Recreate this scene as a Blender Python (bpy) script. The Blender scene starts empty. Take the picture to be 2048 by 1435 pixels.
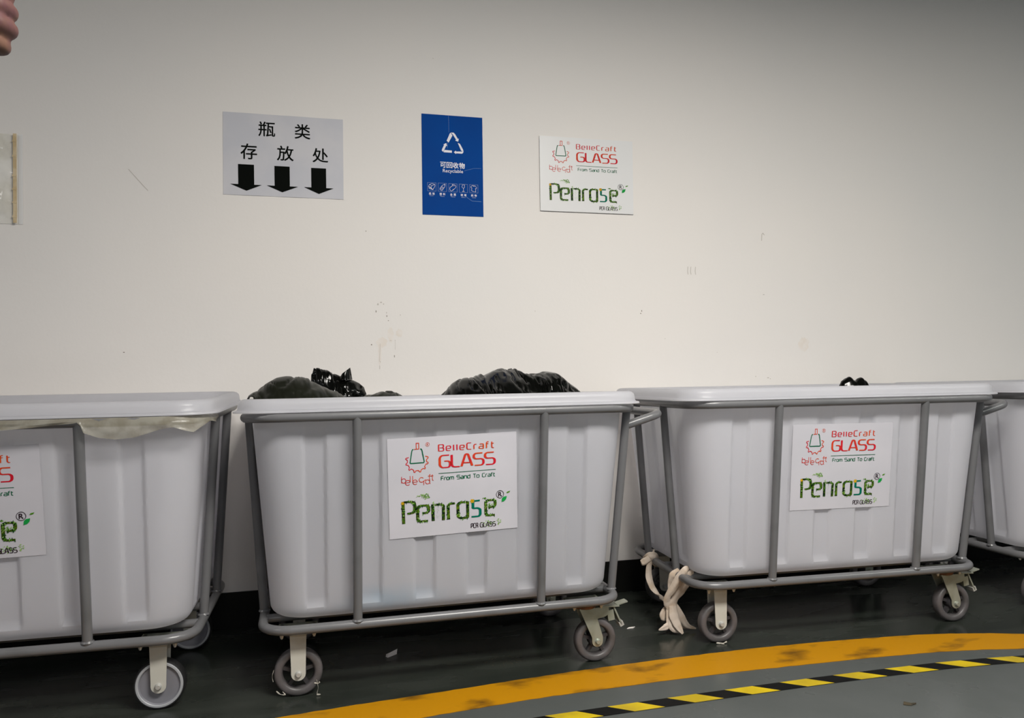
import bpy, bmesh, math, random
from mathutils import Vector, Matrix, noise

C = bpy.context.scene.collection
SC = bpy.context.scene
PI = math.pi
V = Vector

# ------------------------------------------------------------------ camera
cam_d = bpy.data.cameras.new('camera'); cam = bpy.data.objects.new('camera', cam_d); C.objects.link(cam)
F_PX, YAW, PITCH, ROLL = 1569.6, 0.25964, 0.016875, -0.014964
cam_d.sensor_fit = 'HORIZONTAL'; cam_d.sensor_width = 36.0; cam_d.lens = F_PX / 2048 * 36.0
cam_d.clip_start = 0.05
_r = V((math.cos(YAW), -math.sin(YAW), 0)); _f = V((math.sin(YAW), math.cos(YAW), 0)); _z = V((0, 0, 1))
_fw = _f * math.cos(PITCH) + _z * math.sin(PITCH); _up = _z * math.cos(PITCH) - _f * math.sin(PITCH)
_R = _r * math.cos(ROLL) + _up * math.sin(ROLL); _U = _up * math.cos(ROLL) - _r * math.sin(ROLL)
_m = Matrix((_R, _U, -_fw)).transposed().to_4x4(); _m.translation = V((0, -2.8086, 0.8439))
cam.matrix_world = _m
SC.camera = cam

# ------------------------------------------------------------------ light
SC.view_settings.view_transform = 'Standard'; SC.view_settings.look = 'None'
SC.view_settings.gamma = 1.0; SC.view_settings.use_curve_mapping = False
SC.view_settings.exposure = 0.0
W = bpy.data.worlds.new('world'); SC.world = W; W.use_nodes = True
W.node_tree.nodes['Background'].inputs[0].default_value = (0.86, 0.93, 1.0, 1)
W.node_tree.nodes['Background'].inputs[1].default_value = 0.235

def area(name, loc, target, sx, sy, power, col):
    d = bpy.data.lights.new(name, 'AREA'); d.shape = 'RECTANGLE'; d.size = sx; d.size_y = sy
    d.energy = power; d.color = col
    o = bpy.data.objects.new(name, d); C.objects.link(o); o.location = loc
    o.rotation_euler = (V(target) - V(loc)).to_track_quat('-Z', 'Y').to_euler()
    return o
area('ceiling_tube_light', (0.95, -2.35, 2.34), (0.95, -2.20, 0.0), 1.25, 0.50, 106, (1.0, 0.965, 0.90))
area('ceiling_tube_light', (-2.9, -2.6, 2.45), (-2.9, -2.3, 0.0), 1.25, 0.14, 24, (1.0, 0.96, 0.93))  # fill lamp added to the left along the row, no fixture seen
area('ceiling_tube_light', (3.9, -2.6, 2.45), (3.9, -2.3, 0.0), 1.25, 0.14, 30, (0.96, 1.0, 0.93))  # added fill lamp on the right, likewise unseen
area('ceiling_tube_light', (0.45, -6.2, 2.45), (0.45, -6.0, 0.0), 1.25, 0.14, 50, (0.97, 0.98, 1.0))  # another unseen lamp, behind the camera

# ------------------------------------------------------------------ materials
def srgb(r, g, b):
    f = lambda c: (c / 255 / 12.92) if c / 255 <= 0.04045 else ((c / 255 + 0.055) / 1.055) ** 2.4
    return (f(r), f(g), f(b))
def mat(name, col, rough=0.5, metal=0.0, col2=None, scale=20.0, lo=0.4, hi=0.6, bump=0.0, bscale=None,
        spec=0.5, alpha=1.0, detail=4.0, stretch=None, rough2=None, coat=0.0, transl=0.0, ridged=False):
    m = bpy.data.materials.new(name); m.use_nodes = True
    nt = m.node_tree; b = nt.nodes['Principled BSDF']; L = nt.links.new
    b.inputs['Base Color'].default_value = (*col, 1); b.inputs['Roughness'].default_value = rough
    b.inputs['Metallic'].default_value = metal; b.inputs['Specular IOR Level'].default_value = spec
    b.inputs['Alpha'].default_value = alpha; b.inputs['Coat Weight'].default_value = coat
    tc = nt.nodes.new('ShaderNodeTexCoord'); src = tc.outputs['Object']
    if stretch:
        mp = nt.nodes.new('ShaderNodeMapping'); mp.inputs['Scale'].default_value = stretch
        L(src, mp.inputs['Vector']); src = mp.outputs['Vector']
    if col2 is not None or rough2 is not None:
        n = nt.nodes.new('ShaderNodeTexNoise'); n.inputs['Scale'].default_value = scale
        n.inputs['Detail'].default_value = detail; L(src, n.inputs['Vector'])
        mr = nt.nodes.new('ShaderNodeMapRange'); mr.inputs['From Min'].default_value = lo
        mr.inputs['From Max'].default_value = hi; L(n.outputs['Fac'], mr.inputs['Value'])
        if col2 is not None:
            mx = nt.nodes.new('ShaderNodeMix'); mx.data_type = 'RGBA'
            mx.inputs['A'].default_value = (*col, 1); mx.inputs['B'].default_value = (*col2, 1)
            L(mr.outputs['Result'], mx.inputs['Factor']); L(mx.outputs['Result'], b.inputs['Base Color'])
        if rough2 is not None:
            m2 = nt.nodes.new('ShaderNodeMapRange'); m2.inputs['To Min'].default_value = rough
            m2.inputs['To Max'].default_value = rough2; L(mr.outputs['Result'], m2.inputs['Value'])
            L(m2.outputs['Result'], b.inputs['Roughness'])
    if bump:
        n2 = nt.nodes.new('ShaderNodeTexNoise'); n2.inputs['Scale'].default_value = bscale or scale
        n2.inputs['Detail'].default_value = 3; L(src, n2.inputs['Vector'])
        if ridged: n2.noise_type = 'RIDGED_MULTIFRACTAL'; n2.normalize = True
        bp = nt.nodes.new('ShaderNodeBump'); bp.inputs['Strength'].default_value = bump
        bp.inputs['Distance'].default_value = 0.01
        L(n2.outputs['Fac'], bp.inputs['Height']); L(bp.outputs['Normal'], b.inputs['Normal'])
    if transl:
        tr = nt.nodes.new('ShaderNodeBsdfTranslucent'); tr.inputs['Color'].default_value = (0.95, 0.94, 0.945, 1)
        ms = nt.nodes.new('ShaderNodeMixShader'); ms.inputs[0].default_value = transl
        out = nt.nodes['Material Output']
        L(b.outputs[0], ms.inputs[1]); L(tr.outputs[0], ms.inputs[2]); L(ms.outputs[0], out.inputs[0])
    return m

M = {}
M['wall'] = mat('painted_plaster', (0.82, 0.780, 0.745), 0.62, col2=(0.785, 0.758, 0.735), scale=1.1, lo=0.35, hi=0.7, bump=0.04, bscale=70, spec=0.3)
M['baseboard'] = mat('black_paint', (0.006, 0.006, 0.005), 0.5, bump=0.05, bscale=30, spec=0.2)
M['concrete'] = mat('ceiling_concrete', (0.42, 0.42, 0.41), 0.9, col2=(0.35, 0.35, 0.34), scale=2.0)
M['floor_grey'] = mat('grey_epoxy', (0.088, 0.096, 0.093), 0.22, col2=(0.068, 0.076, 0.073), scale=3.0, lo=0.3, hi=0.75, rough2=0.40, bump=0.02, bscale=6)
M['floor_dark'] = mat('dark_green_epoxy', (0.019, 0.023, 0.019), 0.22, col2=(0.040, 0.045, 0.038), scale=4.0, lo=0.42, hi=0.8, rough2=0.40, bump=0.03, bscale=8, stretch=(0.6, 2.2, 1))
M['line_yellow'] = mat('worn_yellow_paint', (0.46, 0.205, 0.001), 0.5, col2=(0.085, 0.036, 0.004), scale=7.5, lo=0.53, hi=0.70, detail=12, bump=0.03, bscale=20, stretch=(0.8, 1.6, 1), spec=0.25)
M['tape_yellow'] = mat('tape_yellow', (0.62, 0.45, 0.005), 0.35, col2=(0.45, 0.32, 0.01), scale=8)
M['tape_black'] = mat('tape_black', (0.006, 0.006, 0.006), 0.4, spec=0.12)
M['tub'] = mat('white_polyethylene', (0.70, 0.705, 0.765), 0.32, col2=(0.66, 0.67, 0.73), scale=2.5, lo=0.35, hi=0.7, bump=0.03, bscale=14, transl=0.60)
M['tube'] = mat('grey_enamel_steel', (0.142, 0.142, 0.148), 0.29, col2=(0.105, 0.106, 0.108), scale=9, lo=0.5, hi=0.8, bump=0.03, bscale=40)
M['fork_paint'] = mat('cream_painted_steel', (0.50, 0.49, 0.44), 0.42, col2=(0.40, 0.36, 0.28), scale=18, lo=0.55, hi=0.8)
M['zinc'] = mat('zinc_plated_steel', (0.40, 0.42, 0.36), 0.36, 0.55, col2=(0.28, 0.29, 0.22), scale=22, lo=0.45, hi=0.75)
M['rust'] = mat('rusty_steel', (0.20, 0.075, 0.025), 0.7, col2=(0.10, 0.045, 0.02), scale=60)
M['bolt'] = mat('bright_steel', (0.50, 0.50, 0.48), 0.35, 0.35)
M['rubber_grey'] = mat('grey_rubber', (0.105, 0.095, 0.098), 0.42, col2=(0.075, 0.07, 0.07), scale=25, bump=0.06, bscale=60)
M['rubber_black'] = mat('black_rubber', (0.014, 0.014, 0.015), 0.5, bump=0.05, bscale=60)
M['hub_grey'] = mat('grey_nylon', (0.20, 0.20, 0.225), 0.35)
M['hub_rim'] = mat('pale_grey_nylon', (0.36, 0.37, 0.39), 0.35)
M['hub_dark'] = mat('dark_nylon', (0.035, 0.033, 0.036), 0.5)
M['bag'] = mat('black_plastic_film', (0.0015, 0.0017, 0.0013), 0.16, bump=0.25, bscale=20, spec=0.3, ridged=True)
M['bag_dull'] = mat('dull_black_plastic_film', (0.009, 0.010, 0.006), 0.32, bump=0.18, bscale=11, stretch=(1.6, 1, 1), spec=0.25, ridged=True)
M['glove'] = mat('dirty_cotton', (0.60, 0.51, 0.43), 0.9, col2=(0.44, 0.33, 0.23), scale=24, lo=0.48, hi=0.76, bump=0.10, bscale=110)
M['paper'] = mat('sticker_paper', (0.56, 0.545, 0.59), 0.42, col2=(0.535, 0.525, 0.57), scale=7, spec=0.12)
M['laminate'] = mat('laminated_paper', (0.615, 0.605, 0.635), 0.4, col2=(0.565, 0.565, 0.61), scale=6, bump=0.02, bscale=9, spec=0.12)
M['plaque'] = mat('acrylic_plaque', (0.78, 0.775, 0.775), 0.3, spec=0.25)
M['plaque_edge'] = mat('acrylic_edge', (0.52, 0.52, 0.50), 0.2)
M['blue'] = mat('blue_vinyl', (0.002, 0.058, 0.285), 0.55, col2=(0.003, 0.052, 0.26), scale=4, spec=0.03)
M['white_ink'] = mat('white_ink', (0.78, 0.78, 0.84), 0.4, spec=0.12)
M['thin_white_ink'] = mat('pale_blue_ink', (0.40, 0.50, 0.70), 0.4, spec=0.12)
M['black_ink'] = mat('black_ink', (0.003, 0.004, 0.003), 0.6, spec=0.03)
M['dark_ink'] = mat('dark_brown_ink', (0.018, 0.008, 0.012), 0.4, spec=0.12)
M['red_ink'] = mat('red_ink', (0.56, 0.012, 0.028), 0.4, col2=(0.62, 0.075, 0.012), scale=14, lo=0.42, hi=0.6, spec=0.12)
M['green_ink'] = mat('green_ink', (0.0, 0.11, 0.045), 0.4, spec=0.12)
M['teal_ink'] = mat('teal_ink', (0.0, 0.135, 0.085), 0.4, spec=0.12)
M['leafy'] = mat('foliage_print', (0.004, 0.014, 0.004), 0.4, col2=(0.12, 0.19, 0.008), scale=90, lo=0.44, hi=0.72, detail=6, spec=0.12)
M['leaf_dark'] = mat('dark_leaf_ink', (0.015, 0.075, 0.012), 0.4, spec=0.12)
M['leaf_mid'] = mat('leaf_ink', (0.08, 0.24, 0.015), 0.4, spec=0.12)
M['leaf_light'] = mat('light_leaf_ink', (0.32, 0.52, 0.16), 0.4, spec=0.12)
M['leaf_bright'] = mat('bright_leaf_ink', (0.01, 0.30, 0.055), 0.4, spec=0.12)
M['flower'] = mat('yellow_flower_ink', (0.62, 0.36, 0.01), 0.4, spec=0.12)
M['crease'] = mat('vinyl_crease', (0.16, 0.30, 0.55), 0.4, spec=0.12)
M['film'] = mat('clear_plastic_film', (0.42, 0.40, 0.33), 0.28, col2=(0.33, 0.30, 0.23), scale=30, alpha=0.55, bump=0.3, bscale=40)
M['sleeve'] = mat('clear_sleeve', (0.95, 0.93, 0.88), 0.12, col2=(0.80, 0.77, 0.69), scale=9, alpha=0.75, bump=0.35, bscale=18)
M['old_tape'] = mat('yellowed_tape', (0.56, 0.42, 0.23), 0.4, col2=(0.66, 0.53, 0.34), scale=30)
M['scuff'] = mat('dark_scuff', (0.26, 0.22, 0.19), 0.8)
M['scuff_pale'] = mat('pale_scuff', (0.55, 0.51, 0.47), 0.8)
M['stain'] = mat('tan_stain', (0.775, 0.715, 0.655), 0.8, col2=(0.80, 0.755, 0.715), scale=30, spec=0.3)
M['shred'] = mat('torn_film', (0.62, 0.58, 0.50), 0.3, alpha=0.85)
M['skin'] = mat('skin', (0.125, 0.060, 0.038), 0.6, col2=(0.095, 0.036, 0.038), scale=25)
M['shirt'] = mat('navy_cloth', (0.025, 0.03, 0.055), 0.9, bump=0.1, bscale=60)
M['trousers'] = mat('charcoal_cloth', (0.02, 0.02, 0.022), 0.9, bump=0.1, bscale=60)
M['shoe'] = mat('black_leather', (0.01, 0.01, 0.01), 0.4)
M['hair'] = mat('black_hair', (0.008, 0.007, 0.006), 0.5, bump=0.3, bscale=120)
M['eye'] = mat('eye', (0.7, 0.7, 0.68), 0.2)
M['phone'] = mat('dark_phone_shell', (0.012, 0.008, 0.022), 0.2)
M['phone_glass'] = mat('phone_glass', (0.01, 0.01, 0.012), 0.08)
M['scrap'] = mat('white_scrap_paper', (0.90, 0.84, 0.80), 0.7)
M['grit'] = mat('brown_dirt', (0.055, 0.042, 0.022), 0.9, col2=(0.03, 0.026, 0.016), scale=70)

# ------------------------------------------------------------------ helpers
class MB:
    """collects geometry for ONE mesh object"""
    def __init__(s): s.v = []; s.f = []; s.mi = []
    def add(s, vs, fs, mi=0):
        o = len(s.v); s.v += [tuple(v) for v in vs]
        s.f += [tuple(i + o for i in f) for f in fs]; s.mi += [mi] * len(fs); return s
    def box(s, c, d, mi=0, rot=None):
        hx, hy, hz = d[0] / 2, d[1] / 2, d[2] / 2
        vs = [V((x, y, z)) for x in (-hx, hx) for y in (-hy, hy) for z in (-hz, hz)]
        if rot: vs = [rot @ v for v in vs]
        vs = [v + V(c) for v in vs]
        return s.add(vs, [(0, 1, 3, 2), (4, 6, 7, 5), (0, 4, 5, 1), (2, 3, 7, 6), (0, 2, 6, 4), (1, 5, 7, 3)], mi)
    def tube(s, path, r, closed=False, n=14, mi=0, flat=None, fy=None):
        """sweep a circle (or ellipse, flat = second radius factor) along a path; r may be a list"""
        P = [V(p) for p in path]; k = len(P); rs = r if isinstance(r, (list, tuple)) else [r] * k
        T = []
        for i in range(k):
            a = P[i - 1] if (i or closed) else P[i]; b = P[(i + 1) % k] if (i < k - 1 or closed) else P[i]
            T.append((b - a).normalized())
        ref = V((0, 0, 1)) if abs(T[0].z) < 0.9 else V((0, 1, 0))
        nrm = (ref - T[0] * ref.dot(T[0])).normalized(); vs = []; fs = []
        for i in range(k):
            nrm = (nrm - T[i] * nrm.dot(T[i])).normalized(); bn = T[i].cross(nrm)
            fl = flat if flat else 1.0
            for j in range(n):
                a = 2 * PI * j / n
                o_ = nrm * (math.cos(a) * rs[i]) + bn * (math.sin(a) * rs[i] * fl)
                if fy: o_.y *= fy
                vs.append(P[i] + o_)
        for i in range(k if closed else k - 1):
            i2 = (i + 1) % k
            for j in range(n):
                j2 = (j + 1) % n
                fs.append((i * n + j, i * n + j2, i2 * n + j2, i2 * n + j))
        if not closed:
            fs.append(tuple(range(n - 1, -1, -1))); fs.append(tuple((k - 1) * n + j for j in range(n)))
        return s.add(vs, fs, mi)
    def lathe(s, prof, axis='y', c=(0, 0, 0), n=40, mi=0, closed=True):
        """prof: list of (radius, along-axis) ; revolved"""
        vs = []; fs = []; k = len(prof)
        for i in range(n):
            a = 2 * PI * i / n
            for (r, h) in prof:
                p = {'y': (r * math.cos(a), h, r * math.sin(a)), 'z': (r * math.cos(a), r * math.sin(a), h), 'x': (h, r * math.cos(a), r * math.sin(a))}[axis]
                vs.append(V(p) + V(c))
        for i in range(n):
            i2 = (i + 1) % n
            for j in range(k if closed else k - 1):
                j2 = (j + 1) % k
                fs.append((i * k + j, i * k + j2, i2 * k + j2, i2 * k + j))
        return s.add(vs, fs, mi)
    def prism(s, poly, fn, t, mi=0):
        """poly 2D -> fn(u, v, w) 3D, extruded w = 0..t"""
        n = len(poly); vs = [fn(u, v, 0) for u, v in poly] + [fn(u, v, t) for u, v in poly]
        fs = [tuple(range(n)), tuple(range(2 * n - 1, n - 1, -1))] + [(i, n + i, n + (i + 1) % n, (i + 1) % n) for i in range(n)]
        return s.add(vs, fs, mi)
    def build(s, name, mats, parent=None, smooth=True, angle=40, fix=True):
        me = bpy.data.meshes.new(name); me.from_pydata(s.v, [], s.f); me.update()
        for m in (mats if isinstance(mats, (list, tuple)) else [mats]): me.materials.append(m)
        for p, i in zip(me.polygons, s.mi): p.material_index = i
        if fix:
            bm = bmesh.new(); bm.from_mesh(me); bmesh.ops.recalc_face_normals(bm, faces=bm.faces); bm.to_mesh(me); bm.free()
        if smooth:
            me.polygons.foreach_set('use_smooth', [True] * len(me.polygons))
            try: me.set_sharp_from_angle(angle=math.radians(angle))
            except Exception: pass
        return link(name, me, parent)
def link(name, me, parent=None):
    o = bpy.data.objects.new(name, me); C.objects.link(o)
    if parent: o.parent = parent
    return o
def tag(o, label=None, cat=None, group=None, kind=None):
    if label: o['label'] = label
    if cat: o['category'] = cat
    if group: o['group'] = group
    if kind: o['kind'] = kind
    return o
def empty(name, loc, rz=0):
    o = bpy.data.objects.new(name, None); C.objects.link(o); o.location = loc; o.rotation_euler = (0, 0, rz)
    o.empty_display_size = 0.1; return o
def smoothstep(a, b, x):
    t = max(0.0, min(1.0, (x - a) / (b - a))); return t * t * (3 - 2 * t)
def interp(pts, x):
    if x <= pts[0][0]: return pts[0][1]
    for (a, b), (c, d) in zip(pts, pts[1:]):
        if x <= c: return b + (d - b) * (x - a) / (c - a)
    return pts[-1][1]
def catmull(P, n=6):
    P = [V(p) for p in P]; Q = [P[0] * 2 - P[1]] + P + [P[-1] * 2 - P[-2]]; out = []
    for i in range(1, len(Q) - 2):
        for j in range(n):
            t = j / n; a, b, c, d = Q[i - 1:i + 3]
            out.append(0.5 * (2 * b + (c - a) * t + (2 * a - 5 * b + 4 * c - d) * t * t + (3 * b - a - 3 * c + d) * t ** 3))
    out.append(P[-1]); return out

# ---- flat artwork: 2-D strokes, fills and glyphs (millimetres), laid on a sheet
def fillet(P, r, n=4):
    P = [V(p).to_2d() for p in P]; out = [P[0]]
    for i in range(1, len(P) - 1):
        a, b, c = P[i - 1], P[i], P[i + 1]; d1 = (a - b); d2 = (c - b)
        k = min(r, d1.length * 0.49, d2.length * 0.49)
        p, q = b + d1.normalized() * k, b + d2.normalized() * k
        for j in range(n + 1):
            t = j / n; out.append(p * (1 - t) ** 2 + b * 2 * t * (1 - t) + q * t * t)
    out.append(P[-1]); return out
def ribbon(P, w, wv=None, closed=False):
    """constant pen ribbon: w = width of upright strokes, wv = width of level strokes"""
    wv = wv or w; k = w / wv
    Q = [V((p[0], p[1] * k)) for p in P]
    Q2 = [Q[0]]
    for q in Q[1:]:
        if (q - Q2[-1]).length > 1e-6: Q2.append(q)
    Q = Q2; n = len(Q); L = []; R = []
    if closed and (Q[0] - Q[-1]).length < 1e-6: Q.pop(); n -= 1
    for i in range(n):
        a = Q[i - 1] if (i or closed) else None; b = Q[(i + 1) % n] if (i < n - 1 or closed) else None
        t1 = (Q[i] - a).normalized() if a is not None else None; t2 = (b - Q[i]).normalized() if b is not None else None
        if t1 is None: t1 = t2
        if t2 is None: t2 = t1
        n1 = V((-t1.y, t1.x)); n2 = V((-t2.y, t2.x)); m = n1 + n2
        m = m.normalized() if m.length > 1e-4 else n1
        s = min(1.8, 1 / max(0.3, m.dot(n1))) * w / 2
        L.append(Q[i] + m * s); R.append(Q[i] - m * s)
    vs = [V((p.x, p.y / k, 0)) for p in L + R]
    fs = [(i, (i + 1) % n, n + (i + 1) % n, n + i) for i in range(n if closed else n - 1)]
    return vs, fs
class Art(MB):
    def line(s, P, w, wv=None, r=0, closed=False, mi=0, z=0.0):
        Q = fillet(P, r) if r else P
        vs, fs = ribbon(Q, w, wv, closed); s.add([(v.x * .001, v.y * .001, z) for v in vs], fs, mi); return s
    def poly(s, P, mi=0, z=0.0):
        s.add([(p[0] * .001, p[1] * .001, z) for p in P], [tuple(range(len(P)))], mi); return s
    def disc(s, c, r, mi=0, z=0.0, n=18):
        return s.poly([(c[0] + r * math.cos(2 * PI * i / n), c[1] + r * math.sin(2 * PI * i / n)) for i in range(n)], mi, z)
    def leaf(s, c, l, w, a, mi=0, z=0.0):
        P = [(-l / 2, 0), (-l / 5, w / 2), (l / 5, w * .42), (l / 2, 0), (l / 5, -w * .42), (-l / 5, -w / 2)]
        return s.poly([(c[0] + x * math.cos(a) - y * math.sin(a), c[1] + x * math.sin(a) + y * math.cos(a)) for x, y in P], mi, z)
    def glyph(s, ch, box, mi=0, z=0.0, bold=0.0):
        """a font character fitted to box (x0, y0, x1, y1) in millimetres"""
        vs, fs = font_mesh(ch, 0.0)
        if not vs: return s
        x0, x1 = min(v[0] for v in vs), max(v[0] for v in vs); y0, y1 = min(v[1] for v in vs), max(v[1] for v in vs)
        kx = (box[2] - box[0]) / (x1 - x0); ky = (box[3] - box[1]) / (y1 - y0); q = bold * (box[3] - box[1]) * .7
        for n_, (dx, dy) in enumerate([(0, 0)] if not bold else [(q, q), (-q, q), (q, -q), (-q, -q)]):
            s.add([((box[0] + dx + (v[0] - x0) * kx) * .001, (box[1] + dy + (v[1] - y0) * ky) * .001, z + n_ * .00006) for v in vs], fs, mi)
        return s
_fc = {}
def font_mesh(ch, bold=0.0):
    if (ch, bold) in _fc: return _fc[(ch, bold)]
    c = bpy.data.curves.new('glyph', 'FONT'); c.body = ch; c.resolution_u = 3; c.offset = bold
    o = bpy.data.objects.new('glyph', c); C.objects.link(o)
    dg = bpy.context.evaluated_depsgraph_get(); dg.update()
    me = bpy.data.meshes.new_from_object(o.evaluated_get(dg))
    r = ([tuple(v.co) for v in me.vertices], [tuple(p.vertices) for p in me.polygons])
    bpy.data.objects.remove(o); bpy.data.curves.remove(c); bpy.data.meshes.remove(me)
    _fc[(ch, bold)] = r; return r
# squared technical letters, cap height 1: (advance width, strokes)
G = {
 'B': (.62, [[(0, 0), (0, 1)], [(0, 1), (.56, 1), (.60, .82), (.60, .62), (.5, .5), (.62, .4), (.62, .12), (.54, 0), (0, 0)], [(.14, .5), (.5, .5)]]),
 'e': (.54, [[(.14, .33), (.52, .33), (.54, .52), (.5, .72), (.08, .72), (0, .58), (0, .12), (.08, 0), (.5, 0)]]),
 'l': (.08, [[(.04, 0), (.04, .86)]]),
 'C': (.56, [[(.56, 1), (.12, 1), (0, .86), (0, .14), (.12, 0), (.56, 0)]]),
 'r': (.34, [[(0, 0), (0, .58), (.1, .72), (.34, .72)]]),
 'a': (.54, [[(.06, .72), (.46, .72), (.54, .62), (.54, 0), (.1, 0), (0, .08), (0, .3), (.1, .38), (.54, .38)]]),
 'f': (.34, [[(.06, 0), (.06, .86), (.16, 1), (.34, 1)], [(.06, .7), (.32, .7)]]),
 't': (.34, [[(.06, .96), (.06, .12), (.16, 0), (.34, 0)], [(.06, .72), (.32, .72)]]),
 'G': (.78, [[(.72, 1), (.16, 1), (0, .82), (0, .18), (.16, 0), (.78, 0), (.78, .52), (.34, .52)]]),
 'L': (.60, [[(0, 1), (0, 0), (.60, 0)]]),
 'A': (.82, [[(0, 0), (.32, 1), (.50, 1), (.82, 0)], [(.16, .28), (.66, .28)]]),
 'S': (.74, [[(.68, 1), (.14, 1), (0, .88), (0, .64), (.14, .53), (.60, .53), (.74, .42), (.74, .12), (.60, 0), (.06, 0)]]),
 'F': (.5, [[(0, 0), (0, .9), (.08, 1), (.5, 1)], [(0, .5), (.45, .5)]]),
 'o': (.54, [[(.1, 0), (.44, 0), (.54, .1), (.54, .62), (.44, .72), (.1, .72), (0, .62), (0, .1), (.1, 0)]]),
 'm': (.8, [[(0, 0), (0, .72), (.7, .72), (.8, .6), (.8, 0)], [(.4, 0), (.4, .72)]]),
 'n': (.54, [[(0, 0), (0, .72), (.44, .72), (.54, .6), (.54, 0)]]),
 'd': (.54, [[(.54, 1), (.54, 0), (.1, 0), (0, .1), (0, .62), (.1, .72), (.54, .72)]]),
 'T': (.6, [[(0, 1), (.6, 1)], [(.3, 1), (.3, 0)]]),
 'P': (.5, [[(0, 0), (0, 1), (.4, 1), (.5, .88), (.5, .55), (.4, .42), (.12, .42)]]),
 'R': (.5, [[(0, 0), (0, 1), (.4, 1), (.5, .9), (.5, .6), (.44, .48), (.1, .48)], [(.44, .48), (.5, .3), (.5, 0)]]),
 ' ': (.36, []),
}
def word(art, txt, x0, x1, y0, h, wx, wy, mi, gap=.22, r=.1, z=0.0):
    tot = sum(G[c][0] for c in txt) + gap * (len(txt) - 1); k = (x1 - x0) / tot; x = x0
    for c in txt:
        w, S = G[c]
        for P in S:
            art.line([(x + p[0] * k, y0 + p[1] * h) for p in P], wx, wy, r=r * h, mi=mi, z=z)
        x += (w + gap) * k

# ------------------------------------------------------------------ the room
LINE_TOP = [(-1.6, -0.90), (-0.9, -0.845), (-0.45, -0.805), (-0.065, -0.770), (0.105, -0.753), (0.367, -0.733), (0.58, -0.714), (0.807, -0.699), (1.044, -0.691), (1.292, -0.690), (1.525, -0.702), (1.694, -0.717), (1.849, -0.735), (1.959, -0.757), (2.08, -0.792), (2.171, -0.828), (2.5, -0.97), (2.8, -1.14)]
LINE_BOT = [(-1.6, -1.06), (-0.9, -0.995), (-0.45, -0.955), (-0.065, -0.915), (0.105, -0.893), (0.267, -0.875), (0.421, -0.860), (0.585, -0.846), (0.747, -0.843), (0.926, -0.838), (1.169, -0.839), (1.351, -0.847), (1.583, -0.857), (1.807, -0.876), (1.931, -0.897), (2.06, -0.928), (2.2, -0.972), (2.45, -1.09), (2.75, -1.26)]
X0, X1, Y1, HC = -4.5, 6.5, -8.0, 2.75
fl = MB(); xs = [X0 + (X1 - X0) * i / 110 for i in range(111)]
mid = lambda x: 0.5 * (interp(LINE_TOP, x) + interp(LINE_BOT, x)) if x < 2.7 else interp(LINE_TOP, 2.8) - 0.06 - (x - 2.7) * .55
vs = []
for x in xs: vs += [(x, 0.0, 0), (x, mid(x), 0), (x, Y1, 0)]
fl.add(vs, [(3 * i, 3 * i + 1, 3 * i + 4, 3 * i + 3) for i in range(110)], 0)
fl.add(vs, [(3 * i + 1, 3 * i + 2, 3 * i + 5, 3 * i + 4) for i in range(110)], 1)
tag(fl.build('floor', [M['floor_dark'], M['floor_grey']], smooth=False), kind='structure')
wl = MB(); wl.box(((X0 + X1) / 2, 0.06, HC / 2), (X1 - X0, 0.12, HC))
wall = tag(wl.build('wall_back', M['wall'], smooth=False), kind='structure')
bb = MB(); bb.box(((X0 + X1) / 2, -0.004, 0.06), (X1 - X0, 0.008, 0.118))
tag(bb.build('baseboard_back', M['baseboard'], smooth=False), kind='structure')
ce = MB(); ce.box(((X0 + X1) / 2, Y1 / 2, HC + 0.05), (X1 - X0, -Y1 + 0.2, 0.1))
tag(ce.build('ceiling', M['concrete'], smooth=False), kind='structure')

# painted line and hazard tape on the floor
rng = random.Random(3)
ln = MB(); xs = [-1.6 + 4.3 * i / 215 for i in range(216)]; vs = []
for x in xs:
    j = 0.0028
    a = interp(LINE_TOP, x) + j * noise.noise(V((x * 30, 0, 0))); b = interp(LINE_BOT, x) + j * noise.noise(V((x * 30, 5, 0)))
    vs += [(x, a, .0004), (x, a, .0014), (x, b, .0014), (x, b, .0004)]
fs = []
for i in range(215):
    for k in range(3): fs.append((4 * i + k, 4 * i + k + 1, 4 * i + 5 + k, 4 * i + 4 + k))
ln.add(vs, fs)
tag(ln.build('painted_floor_line', M['line_yellow'], smooth=False), 'wide worn yellow painted line curving along the floor in front of the bins', 'floor line')

TP = [(-0.6, -1.005), (0.0, -0.985), (0.59, -0.952), (0.798, -0.946), (1.048, -0.941), (1.337, -0.938), (1.528, -0.940), (1.727, -0.945), (1.871, -0.956), (2.01, -0.973), (2.4, -1.05), (2.7, -1.13)]
tp = MB(); per = 0.083; x = -0.6; k = 0
tp_c = lambda x: interp(TP, x)
while x < 2.6:
    n = 4; vs = []
    for i in range(n + 1):
        xx = x + per * i / n
        for t in (0, 1):
            xs_ = xx + 0.055 * t; y = tp_c(xs_) - 0.0465 * t
            vs.append((xs_, y, .0016))
    fs = [(2 * i, 2 * i + 1, 2 * i + 3, 2 * i + 2) for i in range(n)]
    tp.add(vs, fs, k % 2); x += per; k += 1
tag(tp.build('hazard_tape', [M['tape_yellow'], M['tape_black']], smooth=False), 'narrow black and yellow striped hazard tape stuck along the grey floor', 'tape')

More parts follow.
